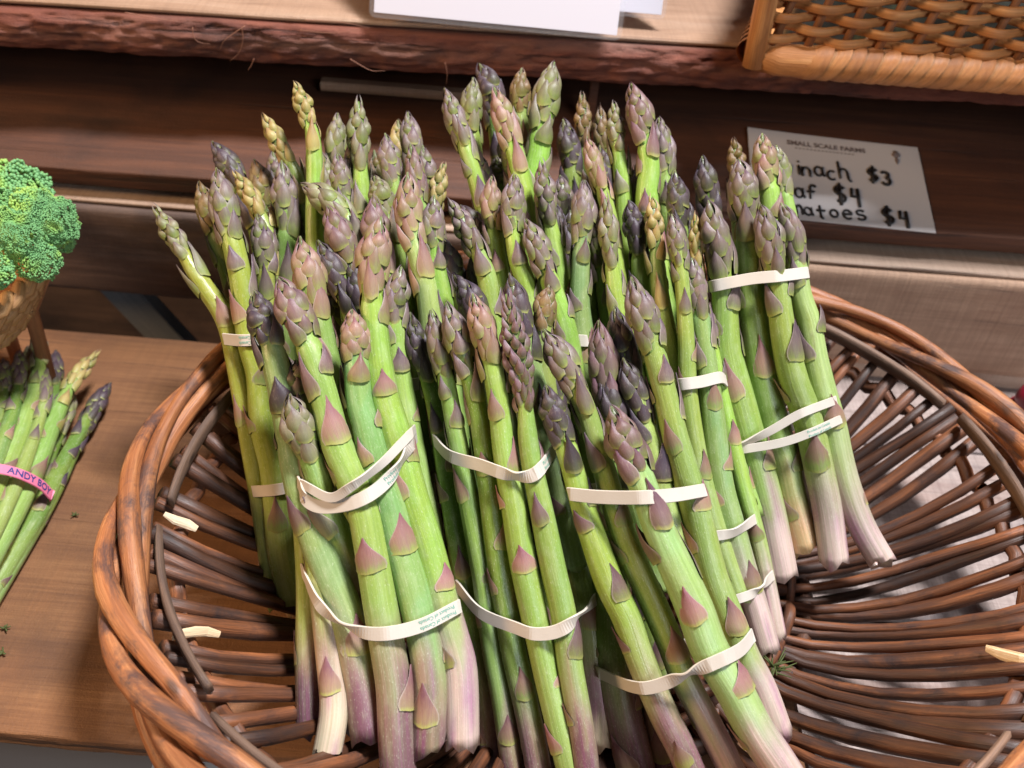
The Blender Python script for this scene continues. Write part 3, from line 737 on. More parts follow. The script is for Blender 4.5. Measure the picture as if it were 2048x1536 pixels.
# middle front bunch
spear('G', [(820, 624), (845, 720), (868, 800), (895, 950), (926, 1138), (955, 1300), (977, 1440), (990, 1590)], .392, 46, 'd', 'd', 'u', head=140, seed=101)
spear('G', [(862, 620), (886, 730), (905, 830), (930, 960), (965, 1138), (976, 1221), (988, 1304), (1008, 1415), (1032, 1590)], .380, 46, 'p', 'n', 'u', head=145, seed=102, hw=1.15)
spear('G', [(892, 604), (925, 710), (950, 790), (972, 920), (1001, 1138), (1015, 1221), (1028, 1304), (1047, 1387), (1070, 1500), (1085, 1600)], .374, 48, 'p', 'd', 'u', head=150, seed=103, hw=1.25)
spear('G', [(945, 587), (972, 680), (995, 793), (1008, 900), (1028, 1010), (1047, 1126), (1077, 1266), (1097, 1360), (1134, 1516), (1155, 1600)], .366, 54, 'k', 'v', 'g', head=140, seed=104, hw=1.05)
spear('G', [(1012, 588), (1030, 690), (1048, 790), (1056, 880), (1066, 940), (1085, 1030), (1108, 1141), (1128, 1230), (1142, 1340), (1165, 1470), (1175, 1560)], .362, 48, 'm', 'n', 'u', head=230, seed=105, kind='flower', hw=1.3, sp0=.02)
spear('G', [(1018, 546), (1044, 650), (1070, 760), (1090, 860), (1120, 1000), (1150, 1140)], .384, 52, 'd', 'b', 'g', head=150, seed=106, hw=1.15)
spear('G', [(1098, 569), (1088, 640), (1090, 765), (1112, 900), (1140, 1040), (1162, 1141), (1182, 1266), (1196, 1400), (1200, 1490)], .386, 50, 'b', 'n', 'c', head=90, seed=107, hw=1.0)
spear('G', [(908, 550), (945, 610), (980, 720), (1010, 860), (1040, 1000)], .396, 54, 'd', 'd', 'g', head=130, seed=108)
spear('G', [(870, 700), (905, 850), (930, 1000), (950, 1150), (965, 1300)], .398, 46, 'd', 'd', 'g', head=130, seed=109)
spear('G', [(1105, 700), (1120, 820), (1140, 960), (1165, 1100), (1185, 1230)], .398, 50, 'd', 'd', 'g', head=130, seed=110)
spear('G', [(1060, 800), (1085, 980), (1100, 1200), (1115, 1400), (1130, 1560)], .388, 50, 'p', 'd', 'u', head=120, seed=111)
# front bunch with plain bands
spear('H', [(1087, 658), (1140, 750), (1168, 812), (1187, 870), (1208, 940), (1237, 1040), (1270, 1126), (1306, 1204), (1340, 1282), (1370, 1360), (1411, 1438), (1451, 1516), (1490, 1600)], .366, 52, 'p', 'n', 'w', head=150, seed=121, hw=1.25)
spear('H', [(1092, 770), (1112, 840), (1137, 910), (1168, 1020), (1215, 1157), (1253, 1235), (1280, 1313), (1325, 1422), (1364, 1500), (1400, 1590)], .362, 54, 'd', 'v', 'u', head=120, seed=122)
spear('H', [(1222, 812), (1252, 890), (1285, 970), (1312, 1045), (1348, 1126), (1390, 1219), (1419, 1297), (1467, 1376), (1508, 1454), (1558, 1529), (1600, 1600)], .352, 74, 'm', 'p', 'w', head=150, seed=123, hw=1.08, sp0=.0078)
spear('H', [(1262, 553), (1295, 660), (1318, 740), (1336, 812), (1352, 880), (1374, 955), (1394, 1028), (1422, 1141), (1458, 1235), (1490, 1313), (1523, 1376), (1557, 1468)], .374, 58, 'p', 'n', 'w', head=150, seed=124, hw=1.15)
spear('H', [(1197, 640), (1210, 740), (1222, 860), (1225, 1000), (1222, 1140), (1224, 1266), (1238, 1391), (1268, 1516), (1285, 1590)], .384, 72, 'm', 'd', 'u', head=170, seed=125, hw=.9)
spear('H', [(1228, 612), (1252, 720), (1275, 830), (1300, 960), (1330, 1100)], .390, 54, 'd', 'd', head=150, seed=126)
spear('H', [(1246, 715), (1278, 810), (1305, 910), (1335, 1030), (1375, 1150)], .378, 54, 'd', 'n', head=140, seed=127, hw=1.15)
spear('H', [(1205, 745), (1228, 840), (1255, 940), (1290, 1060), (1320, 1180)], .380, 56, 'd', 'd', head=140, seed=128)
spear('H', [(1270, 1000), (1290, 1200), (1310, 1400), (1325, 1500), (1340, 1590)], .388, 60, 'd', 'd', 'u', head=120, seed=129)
# bunch below the price card
spear('J', [(1416, 400), (1436, 500), (1448, 590), (1454, 700), (1477, 795), (1500, 880), (1517, 940), (1536, 1014), (1552, 1090), (1564, 1152)], (.420, .438), 62, 'p', 'n', 'w', head=150, seed=141, hw=1.02, sp0=.0078)
spear('J', [(1478, 318), (1488, 400), (1496, 467), (1502, 584), (1513, 672), (1530, 770), (1553, 867), (1571, 926), (1587, 999), (1614, 1095)], (.425, .440), 58, 'p', 'n', 'o', head=120, seed=142, hw=1.1, sp0=.0078, cut=.5)
spear('J', [(1520, 408), (1540, 480), (1553, 560), (1568, 672), (1588, 760), (1606, 810), (1623, 870), (1641, 955), (1655, 1028), (1668, 1125)], (.414, .432), 54, 'p', 'n', 'w', head=140, seed=143, hw=1.08, sp0=.0078)
spear('J', [(1562, 405), (1585, 480), (1600, 584), (1618, 643), (1630, 716), (1646, 785), (1665, 852), (1677, 911), (1694, 975), (1722, 1050), (1768, 1130)], (.420, .436), 50, 'p', 'p', 'w', head=130, seed=144, hw=1.08, sp0=.0078, cut=.9)
spear('J', [(1524, 266), (1532, 340), (1542, 420), (1550, 560), (1575, 700)], .436, 50, 'k', 'v', head=110, seed=145, hw=1.1)
spear('J', [(1553, 290), (1565, 370), (1578, 450), (1590, 600)], .448, 40, 'g', 'v', head=100, seed=146)
spear('J', [(1468, 280), (1474, 340), (1484, 450), (1500, 600)], .455, 40, 'b', 'n', head=80, kind='loose', seed=147)
spear('J', [(1404, 312), (1418, 400), (1436, 520), (1460, 700)], .452, 46, 'd', 'd', head=120, seed=148)
# pink-banded bunch on the plank
Z0 = .008
for i, (pp, wd, sty, z, gr) in enumerate([
    ([(75, 655), (78, 740), (45, 850), (0, 960), (-80, 1150), (-150, 1330)], 40, 'g', .030, 'n'),
    ([(60, 690), (50, 800), (10, 930), (-60, 1100), (-150, 1300)], 36, 'g', .016, 'n'),
    ([(195, 705), (145, 765), (105, 850), (60, 960), (0, 1080), (-100, 1260)], 40, 'y', .022, 'y'),
    ([(222, 765), (180, 830), (130, 920), (80, 1020), (20, 1120), (-80, 1280)], 36, 'd', .008, 'd'),
    ([(150, 790), (118, 870), (80, 960), (20, 1080), (-80, 1250)], 32, 'g', .010, 'y'),
    ([(8, 718), (6, 800), (-20, 900), (-80, 1050), (-170, 1250)], 42, 'p', .034, 'n'),
    ([(30, 770), (10, 860), (-30, 970), (-110, 1150)], 34, 'd', .010, 'd'),
    ([(112, 700), (108, 790), (75, 890), (25, 1010), (-60, 1170)], 32, 'd', .012, 'd'),
    ([(90, 735), (84, 820), (48, 930), (-10, 1060), (-100, 1240)], 32, 'p', .028, 'n'),
    ([(205, 800), (160, 880), (112, 980), (50, 1090), (-50, 1260)], 28, 'd', .006, 'd'),
    ([(40, 700), (34, 790), (0, 900), (-60, 1060)], 32, 'p', .036, 'd')]):
    spear('Q', pp, .5, wd * .84, sty, 'd' if i not in (0, 2, 8) else 'n', head=110, seed=160 + i, kind='loose' if i in (0, 2) else 'tight', zpts=[z + 0.004 * (1 - j / (len(pp) - 1)) for j in range(len(pp))])  # dark green on most stalks paints in the broccoli basket's shade

# look-alikes of one bunch are told apart by how high their tips stand
ORD = ['', 'second ', 'third ', 'fourth ', 'fifth ', 'sixth ', 'seventh ', 'eighth ', 'ninth ', 'tenth ', 'eleventh ', 'twelfth ']
_by = {}
for o, z in SPEARS: _by.setdefault(o['label'], []).append((z, o))
for lb_, q in _by.items():
    if len(q) > 1:
        for k, (z, o) in enumerate(sorted(q, key=lambda e: -e[0])):
            o['label'] = ORD[min(k, 11)] + 'tallest ' + lb_
# ------------------------------------------------------------------ rubber bands
a = N('rubber_band'); tc = a.n('ShaderNodeTexCoord').outputs['Object']
f = a.noise(tc, 1500, 3); f2 = a.noise(tc, 60, 3)
a.base(a.mix(f2, srgb(192, 180, 164), srgb(212, 204, 194))); a.rough(0.5); a.bump(f, 0.15, 0.0003)
M_BAND = a.m
a = N('pink_rubber'); a.base(srgb(226, 120, 150)); a.rough(0.5); M_PINK = a.m
M_PRINT = plain('green_print', srgb(96, 172, 150), 0.6)
M_BLUEINK = plain('blue_print', srgb(36, 60, 120), 0.6)
def proj(p):
    q = p - CAM; d = q.dot(FWD)
    return 1024 + q.dot(RIGHT) / d * FPX, 768 - q.dot(UP) / d * FPX, d
def text_mesh(body, size, bold=0.0):
    cu = bpy.data.curves.new('txt', 'FONT'); cu.body = body; cu.size = size; cu.offset = bold; cu.resolution_u = 3
    o = bpy.data.objects.new('txt', cu); COL.objects.link(o)
    dg = bpy.context.evaluated_depsgraph_get()
    me = bpy.data.meshes.new_from_object(o.evaluated_get(dg))
    bpy.data.objects.remove(o); bpy.data.curves.remove(cu)
    return me
def ribbon(pts, W, nrm, width, th):
    v = []; f = []
    for p, w_, n_ in zip(pts, W, nrm):
        for (a_, b_) in ((-.5, 0), (-.46, .5), (.46, .5), (.5, 0), (.46, -.5), (-.46, -.5)):
            v.append(p + w_ * (a_ * width) + n_ * (b_ * th))
    n = len(pts)
    for i in range(n):
        for k in range(6):
            j = (i + 1) % n
            f.append((i * 6 + k, i * 6 + (k + 1) % 6, j * 6 + (k + 1) % 6, j * 6 + k))
    return v, f
def band(key, line, width=0.0056, label='', twist=(), prints=(), mat=None, back=True, dup=0.0, lift=0.0012, group=None, pmat=None, tsize=0.0021, bold=0.0):
    """a taut band over a bunch: line = picture points across its front, left to right"""
    sp = [q for q in BUNCH[key][2]]
    th = 0.0009
    n = 64; xs = []
    L2 = [Vector((x, y, 0)) for x, y in line]
    if len(L2) > 2: D2, _ = catmull(L2, n)
    else: D2 = [L2[0].lerp(L2[1], i / n) for i in range(n + 1)]
    samples = [(proj(c) + (r,)) for s in sp for (c, r) in s]
    front = []; backd = 0
    for q in D2:
        dmin = None
        for (x, y, d, r) in samples:
            rp = r / d * FPX
            dx = q.x - x; dy = (q.y - y)
            if abs(dx) < rp and abs(dy) < 26:
                df = d - math.sqrt(max(0, 1 - (dx / rp) ** 2)) * r
                if dmin is None or df < dmin: dmin = df
                backd = max(backd, d + r)
        front.append(dmin)
    known = [x for x in front if x is not None]
    far = max(known) if known else .38
    front = [far if x is None else x for x in front]
    # taut: lower convex hull of distance over position
    idx = []
    for i in range(n + 1):
        while len(idx) >= 2:
            a_, b_ = idx[-2], idx[-1]
            if (front[b_] - front[a_]) * (i - a_) >= (front[i] - front[a_]) * (b_ - a_): idx.pop()
            else: break
        idx.append(i)
    hull = []
    for a_, b_ in zip(idx[:-1], idx[1:]):
        for i in range(a_, b_): hull.append(lerp(front[a_], front[b_], (i - a_) / (b_ - a_)))
    hull.append(front[idx[-1]])
    hs = hull[:]
    for _ in range(2): hs = [hs[0]] + [(hs[i - 1] + 2 * hs[i] + hs[i + 1]) / 4 for i in range(1, n)] + [hs[-1]]
    hs = [min(x, y) for x, y in zip(hs, hull)]
    F3 = [P(q.x, q.y, d - lift) for q, d in zip(D2, hs)]
    # the way back round the bunch
    bk = [P(lerp(line[-1][0], line[0][0], t), lerp(line[-1][1], line[0][1], t) - 14 * math.sin(PI * t), lerp(hs[-1], hs[0], t) + (backd + 0.002 - min(hs)) * math.sin(PI * t) ** 0.5) for t in [k / 16 for k in range(1, 16)]]
    loop = F3 + bk
    m_ = len(loop); T = [(loop[(i + 1) % m_] - loop[i - 1]).normalized() for i in range(m_)]
    cen = sum(loop, Vector()) / m_
    ax = Vector()
    for s in sp: ax += (s[0][0] - s[-1][0]).normalized()
    ax.normalize()
    Wd = []; Nr = []
    for i in range(m_):
        w_ = (ax - T[i] * ax.dot(T[i])).normalized(); n_ = w_.cross(T[i]).normalized()
        if n_.dot(loop[i] - cen) < 0: n_ = -n_
        ang = 0
        for (c0, amt, wd_) in twist:
            if i <= n: ang += amt * math.exp(-((i / n - c0) / wd_) ** 2)
        if ang:
            rot = Matrix.Rotation(ang, 3, T[i]); w_ = rot @ w_; n_ = rot @ n_
        Wd.append(w_); Nr.append(n_)
    v, f = ribbon(loop, Wd, Nr, width, th)
    base = cen
    me = mesh('rubber_band', [p - base for p in v], f, False); me.materials.append(mat or M_BAND)
    bm = bmesh.new(); bm.from_mesh(me); bmesh.ops.recalc_face_normals(bm, faces=bm.faces); bm.to_mesh(me); bm.free()
    o = link('rubber_band', me); o.location = base
    tag(o, label, 'rubber band', group)
    # print wrapped onto the band
    for (body, t0, row, flip) in prints:
        tm = text_mesh(body, tsize, bold)
        arc = [0]
        for i in range(1, n + 1): arc.append(arc[-1] + (F3[i] - F3[i - 1]).length)
        s0 = arc[-1] * t0
        for vv in tm.vertices:
            x, y = vv.co.x, vv.co.y - tsize * 0.33
            if flip: x, y = -x, -y
            s = s0 + x; y += row
            i = 0
            while i < n - 1 and arc[i + 1] < s: i += 1
            t = (s - arc[i]) / max(1e-6, arc[i + 1] - arc[i])
            q = F3[i].lerp(F3[i + 1], t); w_ = Wd[i].lerp(Wd[i + 1], t); n_ = Nr[i].lerp(Nr[i + 1], t)
            vv.co = q + w_ * y + n_ * (th * 0.5 + 0.00018) - base
        tm.materials.clear(); tm.materials.append(pmat or M_PRINT)
        link('print', tm, o)
    return o
band('L', [(448, 678), (480, 681), (520, 679)], label='cream rubber band high on the slim leaning bunch', prints=[('du Canada', .95, .0012, True), ('du Canada', .95, -.0012, True)])
band('L', [(506, 983), (550, 980), (600, 970)], label='cream rubber band low on the slim leaning bunch, edge tucked behind the printed band')
band('F', [(598, 965), (612, 1000), (650, 1014), (720, 1000), (780, 955), (832, 872)], label='cream rubber band twisted above another, printed Product, round the thick front bunch', twist=[(.82, .9, .1)], prints=[('Product of', .52, .0012, False), ('Produit du', .52, -.0012, False)])
band('F', [(604, 968), (660, 995), (700, 975), (760, 930), (800, 890), (830, 858)], width=.004, lift=.0034, label='second narrow turn of rubber band folded over the printed one on the front bunch', twist=[(.5, .7, .2)])
band('F', [(604, 1140), (640, 1212), (700, 1255), (760, 1268), (840, 1252), (920, 1212)], label='cream rubber band printed Product of Canada low on the thick front bunch', twist=[(.36, 1.0, .09)], prints=[('Product of Canada', .96, .0012, True), ('Product of Canada', .96, -.0012, True)])
band('C', [(812, 772), (832, 768), (852, 764)], label='end of a cream rubber band showing between the two front bunches')
band('G', [(868, 880), (900, 912), (960, 930), (1020, 950), (1070, 948), (1115, 890)], label='plain rubber band dipping across the upper middle front bunch', twist=[(.62, .8, .07)], prints=[('PLU #4080', .74, .0011, False), ('Product', .74, -.0012, False)])
band('G', [(914, 1172), (960, 1225), (1030, 1255), (1075, 1268), (1130, 1255), (1192, 1198)], label='plain rubber band sagging across the lower middle front bunch', twist=[(.88, .9, .08)])
band('H', [(1138, 988), (1200, 994), (1280, 995), (1350, 990), (1410, 980)], label='straight white rubber band across the upper part of the front bunch reaching lowest')
band('H', [(1196, 1345), (1260, 1372), (1305, 1374), (1370, 1350), (1430, 1325), (1480, 1300), (1506, 1270)], label='white rubber band with a twist across the lower part of the front bunch reaching lowest', twist=[(.55, 1.1, .07)])
band('E', [(1100, 684), (1130, 680), (1175, 682)], label='white rubber band end peeking over the dark tips of the front bunch')
band('E', [(1352, 770), (1400, 764), (1440, 755), (1452, 762)], label='white rubber band with a curled end on the rear bunch')
band('E', [(1430, 1072), (1470, 1064), (1510, 1038)], width=.0048, label='thin white rubber band midway down the rear bunch', twist=[(.5, .5, .3)])
band('E', [(1470, 1200), (1510, 1184), (1546, 1150)], width=.0045, label='twisted white rubber band near the cut ends of the rear bunch', twist=[(.6, 1.0, .15)])
band('J', [(1412, 575), (1500, 558), (1560, 552), (1616, 545)], label='white rubber band straight across the bunch below the price card')
band('J', [(1476, 893), (1540, 862), (1600, 828), (1672, 800)], width=.0042, label='upper slanting turn of rubber band on the bunch below the price card', twist=[(.05, .9, .2)])
band('J', [(1478, 900), (1560, 886), (1620, 866), (1682, 838)], width=.0042, lift=.0014, label='lower slanting turn of rubber band, printed in green, on the bunch below the price card', prints=[('Produit du Canada', .62, .0009, False), ('Product of Canada', .62, -.0012, False)], tsize=.0017)
band('Q', [(-20, 940), (0, 938), (40, 948), (80, 968), (104, 992)], width=.0062, mat=M_PINK, pmat=M_BLUEINK, tsize=.0054, bold=.00012, label='pink rubber band with blue lettering round the bunch on the bare plank', prints=[('ANDY BOY', .20, 0.0, False)])

# ------------------------------------------------------------------ price card on the tread
def onT(px, py, off=0.0009): return onplane(px, py, TP + TN * off, TN)
cs = [onT(1494, 258), onT(1835, 295), onT(1872, 466), onT(1508, 430)]
M_CARD = plain('card_paper', srgb(196, 192, 192), 0.7); M_INK = plain('black_marker', srgb(26, 22, 22), 0.5); M_FADE = plain('grey_print', srgb(112, 100, 98), 0.6)
cb = cs[3].copy()
def card_pt(u, v, h=0.0):
    p = cs[3].lerp(cs[2], u).lerp(cs[0].lerp(cs[1], u), v)
    return p + TN * (h + 0.0016 * (v ** 2) * (1 - u) ** 3) - cb
V = []; F = []; g_ = 12
for i in range(g_ + 1):
    for j in range(g_ + 1): V.append(card_pt(i / g_, j / g_))
for i in range(g_ + 1):
    for j in range(g_ + 1): V.append(card_pt(i / g_, j / g_, -0.0004))
n0 = (g_ + 1) ** 2
for i in range(g_):
    for j in range(g_):
        q = i * (g_ + 1) + j; F.append((q, q + g_ + 1, q + g_ + 2, q + 1)); F.append((q + n0, q + 1 + n0, q + g_ + 2 + n0, q + g_ + 1 + n0))
rim_ = [i * (g_ + 1) for i in range(g_ + 1)] + [g_ * (g_ + 1) + j for j in range(1, g_ + 1)] + [i * (g_ + 1) + g_ for i in range(g_ - 1, -1, -1)] + [j for j in range(g_ - 1, 0, -1)]
for k in range(len(rim_)):
    a_, b_ = rim_[k], rim_[(k + 1) % len(rim_)]; F.append((a_, a_ + n0, b_ + n0, b_))
me = mesh('price_card', V, F, False); me.materials.append(M_CARD); card = link('price_card', me); card.location = cb
tag(card, 'white card with handwritten black prices lying on the reddish plank', 'price card')
CW = (cs[2] - cs[3]).length; CH = (cs[0] - cs[3]).length
def card_text(body, u, v, size, mat, bold=0):
    tm = text_mesh(body, size, bold)
    for vv in tm.vertices: vv.co = card_pt(u + vv.co.x / CW, v + vv.co.y / CH, 0.00025)
    tm.materials.clear(); tm.materials.append(mat); link('heading', tm, card)
card_text('SMALL SCALE FARMS', .225, .855, .0056, M_FADE, .0002)
for k in range(16):                                                       # faint unreadable line under the heading
    u0 = .27 + .022 * k
    me = mesh('faint_print', [card_pt(u0, .815, .0002), card_pt(u0 + .014, .815, .0002), card_pt(u0 + .014, .826, .0002), card_pt(u0, .826, .0002)], [(0, 1, 2, 3)]); me.materials.append(M_FADE); link('faint_print', me, card)
def arc(cx, cy, rx, ry, a0, a1, n=10): return [(cx + rx * math.cos(R(a0 + (a1 - a0) * k / n)), cy + ry * math.sin(R(a0 + (a1 - a0) * k / n))) for k in range(n + 1)]
GL = {
 'S': [arc(.5, .75, .35, .25, 40, 270) + arc(.5, .25, .35, .25, 90, -140)],
 'p': [[(.15, .6), (.15, -.4)], arc(.45, .3, .32, .3, 170, -170)],
 'i': [[(.5, .6), (.5, 0)], [(.5, .85), (.52, .88)]],
 'n': [[(.15, .6), (.15, 0)], [(.15, .3)] + arc(.48, .32, .3, .28, 160, 0) + [(.8, 0)]],
 'a': [arc(.45, .3, .32, .3, 20, 340), [(.8, .6), (.78, .2), (.92, 0)]],
 'c': [arc(.5, .3, .36, .3, 50, 310)],
 'h': [[(.15, 1), (.15, 0)], [(.15, .3)] + arc(.45, .32, .28, .28, 160, 0) + [(.74, 0), (.9, -.15)]],
 '$': [arc(.5, .68, .36, .2, 30, 270) + arc(.5, .28, .36, .2, 90, -140), [(.5, 1.05), (.48, -.1)]],
 '3': [arc(.45, .75, .35, .24, 150, -80) + arc(.45, .25, .4, .27, 85, -160)],
 'L': [[(.2, 1), (.2, 0), (.8, 0)]], 'e': [[(.15, .32), (.8, .34)] + arc(.48, .3, .34, .3, 10, 310)],
 'f': [arc(.6, .8, .25, .2, 20, 180) + [(.34, 0)], [(.1, .5), (.75, .52)]],
 '4': [[(.25, 1), (.12, .5), (.85, .52)], [(.78, 1), (.66, -.15)]],
 'T': [[(.05, 1), (.95, 1)], [(.5, 1), (.5, 0)]], 'o': [arc(.5, .3, .36, .3, 90, 450)],
 'm': [[(.08, .6), (.08, 0)], [(.08, .3)] + arc(.28, .32, .2, .26, 160, 0) + [(.48, 0)], [(.48, .3)] + arc(.68, .32, .2, .26, 160, 0) + [(.9, 0)]],
 't': [[(.45, .95), (.42, .1), (.6, 0)], [(.1, .6), (.85, .62)]], 's': [arc(.5, .45, .3, .16, 30, 250) + arc(.5, .14, .32, .16, 80, -150)]}
def hand(body, u, v, cw, ch, gap=1.05, slope=0.0, pen=.0008):
    x = u; hr_ = random.Random(body)
    for c in body:
        jv, jr, js = hr_.uniform(-.018, .018), hr_.uniform(-.18, .22), hr_.uniform(.86, 1.14)
        if c != ' ':
            for st in GL[c]:
                pts = [card_pt(x + cw * js * (px + jr * py * .6), v + jv + slope * (x - u) + ch * js * py, .00045) for px, py in st]
                if len(pts) > 1:
                    vv, ff, at = tube(pts, [pen] * len(pts), sides=6, ref=TN, flat=1.0)
                    me = mesh('marker_stroke', vv, ff); vattr(me, 'rod', at); me.materials.append(M_INK); link('marker_stroke', me, card)
        x += cw * gap * (0.62 if c == 'i' else 1.0)
hand('Spinach', .10, .50, .068, .17); hand('$3', .665, .50, .066, .17, 1.25, pen=.0011)
hand('Leaf', .09, .245, .068, .17); hand('$4', .46, .215, .066, .19, 1.45, pen=.0011)
hand('Tomatoes', .06, .035, .068, .15, slope=.03); hand('$4', .71, .03, .066, .17, 1.5, pen=.0011)
ec = Vector((.86, .86))                                                    # small leaf emblem
for k, an in enumerate((-60, -25, 0, 25, 60, 180)):
    q = R(an); ux, vy = math.sin(q), math.cos(q)
    pts = [card_pt(ec.x + ux * .028 * t, ec.y - .02 + vy * .085 * t, .0003) for t in (0, .33, .66, 1)]
    vv, ff, at = tube(pts, [.0003, .0011, .0010, .0002], sides=6, ref=TN); me = mesh('leaf_emblem', vv, ff); vattr(me, 'rod', at); me.materials.append(M_FADE); link('leaf_emblem', me, card)

# ------------------------------------------------------------------ laminated sheets at the top
M_SHEET = plain('white_paper', srgb(204, 200, 208), 0.6)
a = N('clear_film'); a.base((0.92, 0.92, 0.94)); a.rough(0.12); a.set('Transmission Weight', 0.9); a.set('IOR', 1.15); a.set('Alpha', 0.55); M_FILM = a.m
def sheet(label, bl, br, d0, d1, h, m_in):
    A_, B_ = P(*bl, d0), P(*br, d1)
    X_ = (B_ - A_).normalized(); Z_ = (Vector((0, 0.42, 0.9)) - X_ * X_.dot(Vector((0, 0.42, 0.9)))).normalized(); Y_ = Z_.cross(X_)
    Lw = (B_ - A_).length
    def rr_box(name, w_, h_, t, rad, mat, parent):
        bm = bmesh.new(); vs = []
        for cx_, cy_, a0 in ((w_ - rad, rad, -90), (w_ - rad, h_ - rad, 0), (rad, h_ - rad, 90), (rad, rad, 180)):
            for k in range(6): q = R(a0 + 18 * k); vs.append((cx_ + rad * math.cos(q), cy_ + rad * math.sin(q)))
        n_ = len(vs); V = [(x, -t / 2, y) for x, y in vs] + [(x, t / 2, y) for x, y in vs]
        F = [tuple(range(n_)), tuple(range(n_, 2 * n_))[::-1]] + [(i, i + n_, (i + 1) % n_ + n_, (i + 1) % n_) for i in range(n_)]
        me = mesh(name, V, F, False); me.materials.append(mat); return link(name, me, parent)
    root = empty('laminated_sheet', A_); tag(root, label, 'paper sheet')
    mw = Matrix((X_, -Y_ * -1, Z_)).transposed().to_4x4(); mw.translation = A_; root.matrix_world = mw
    f_ = rr_box('film', Lw, h, .0004, .004, M_FILM, root)
    p_ = rr_box('paper', Lw - 2 * m_in, h - 2 * m_in, .0008, .0004, M_SHEET, root); p_.location = (m_in, 0, m_in)
    return root
sheet('blank white laminated sheet overhanging the bark-edged shelf, larger in front', (738, 34), (1242, 82), .512, .512, .19, .0028)
sheet('white laminated sheet corner showing from behind the larger one', (1080, 18), (1330, 40), .530, .530, .12, .0026)

# ------------------------------------------------------------------ woven cane basket on the upper shelf
wA = onz(1506, 151, UZ + .0050); wB = onz(2048, 190, UZ + .0050)
e1 = (wB - wA).normalized(); e3 = Vector((0, 0, 1)); e2 = e3.cross(e1).normalized()       # e2 points back
wA = wA + e2 * 0.004
e2 = (e2 + e1 * 0.32).normalized()
cane = empty('cane_basket', wA); tag(cane, 'square golden cane basket with open zigzag weave on the bark-edged shelf', 'basket')
CWL, CDP, CHT = .30, .20, .10
def face(o, ax, out, L_, seedo):
    """one woven side: o start at bottom, ax along, out outward normal"""
    lean = out * 0.04
    spc = .0190; ns = int(L_ / spc)
    for k in range(ns + 1):
        x = spc * k + .004
        slant = ax * (.010 if seedo == 0 else 0)
        pts = [o + ax * x + (e3 + lean) * z + slant * (z / .05) - wA for z in (0.012, .04, .07, CHT)]
        tube_obj('stake', pts, .0023, M_STAKE, cane, seed=seedo + k, sides=7)
    rows = 15
    for rrow in range(rows):
        z = .0205 + .0058 * rrow; pts = []; N_ = ns * 8
        for k in range(N_ + 1):
            x = L_ * k / N_; sl = .010 * (z / .05) if seedo == 0 else 0
            ph = PI * (x - .004 - sl) / spc + PI * (rrow % 2)
            c_ = math.cos(ph); c_ = math.copysign(abs(c_) ** .8, c_)
            pts.append(o + ax * x + (e3 + lean) * (z + .0009 * noise.noise(Vector((x * 40, rrow, seedo)))) + out * (.0043 * c_) - wA)
        v, f, at = tube(pts, [.0027] * len(pts), sides=8, ref=e3, flat=.45, jit=.1, seed=seedo + 50 + rrow)
        me = mesh('weaver', v, f); vattr(me, 'rod', at); me.materials.append(M_CANE); link('weaver', me, cane)
face(wA, e1, -e2, CWL, 0)
face(wA + e2 * CDP, -e2, -e1, CDP, 100)
face(wA + e1 * CWL + e2 * CDP, -e1, e2, CWL, 200)
face(wA + e1 * CWL, e2, e1, CDP, 300)
for q, (cx_, cy_) in enumerate(((0, 0), (CWL, 0), (0, CDP), (CWL, CDP))):
    sgn = Vector(((-1 if cx_ == 0 else 1), (-1 if cy_ == 0 else 1)))
    o_ = wA + e1 * cx_ + e2 * cy_; ln = e1 * (.04 * sgn.x) + e2 * (.04 * sgn.y)
    tube_obj('corner_post', [o_ + (e3 + ln) * z - wA for z in (.004, .03, .06, CHT)], .0062, M_CANE, cane, seed=400 + q, sides=10)
bm_ = link('basket_floor', box_mesh('floor', CWL - .006, CDP - .006, .004), cane, M_STAKE)
mm = Matrix((e1, e2, e3)).transposed().to_4x4(); mm.translation = (e1 * CWL + e2 * CDP) * .5 + e3 * .006; bm_.matrix_local = mm
V = []; F = []; g_ = 40  # heap of greens added so the open basket looks dark inside
for i in range(g_ + 1):
    for j in range(g_ + 1):
        u, t = i / g_, j / g_; p = e1 * (.010 + (CWL - .02) * u) + e2 * (.010 + (CDP - .02) * t)
        ed = min(1, 8 * min(u, 1 - u)) * min(1, 8 * min(t, 1 - t))
        h_ = .010 + .055 * ed ** .5 + .022 * ed * noise.noise(p * 45) + .012 * ed * noise.noise(p * 110)
        V.append(p + e3 * h_)
for i in range(g_):
    for j in range(g_): q = i * (g_ + 1) + j; F.append((q, q + g_ + 1, q + g_ + 2, q + 1))
a = N('shade_dark_leaf'); tc = a.n('ShaderNodeTexCoord').outputs['Object']; a.base(a.ramp(a.noise(tc, 60, 5), [(.35, srgb(20, 20, 14)), (.6, srgb(34, 36, 22)), (.8, srgb(70, 76, 46))])); a.rough(.5)  # near-black leaf colour carries the shade of the basket's inside
me = mesh('dark_basket_fill', V, F); me.materials.append(a.m); o = link('dark_basket_fill', me); o.location = wA; tag(o, 'dark heap of greens added to darken the inside of the square cane basket', 'greens')
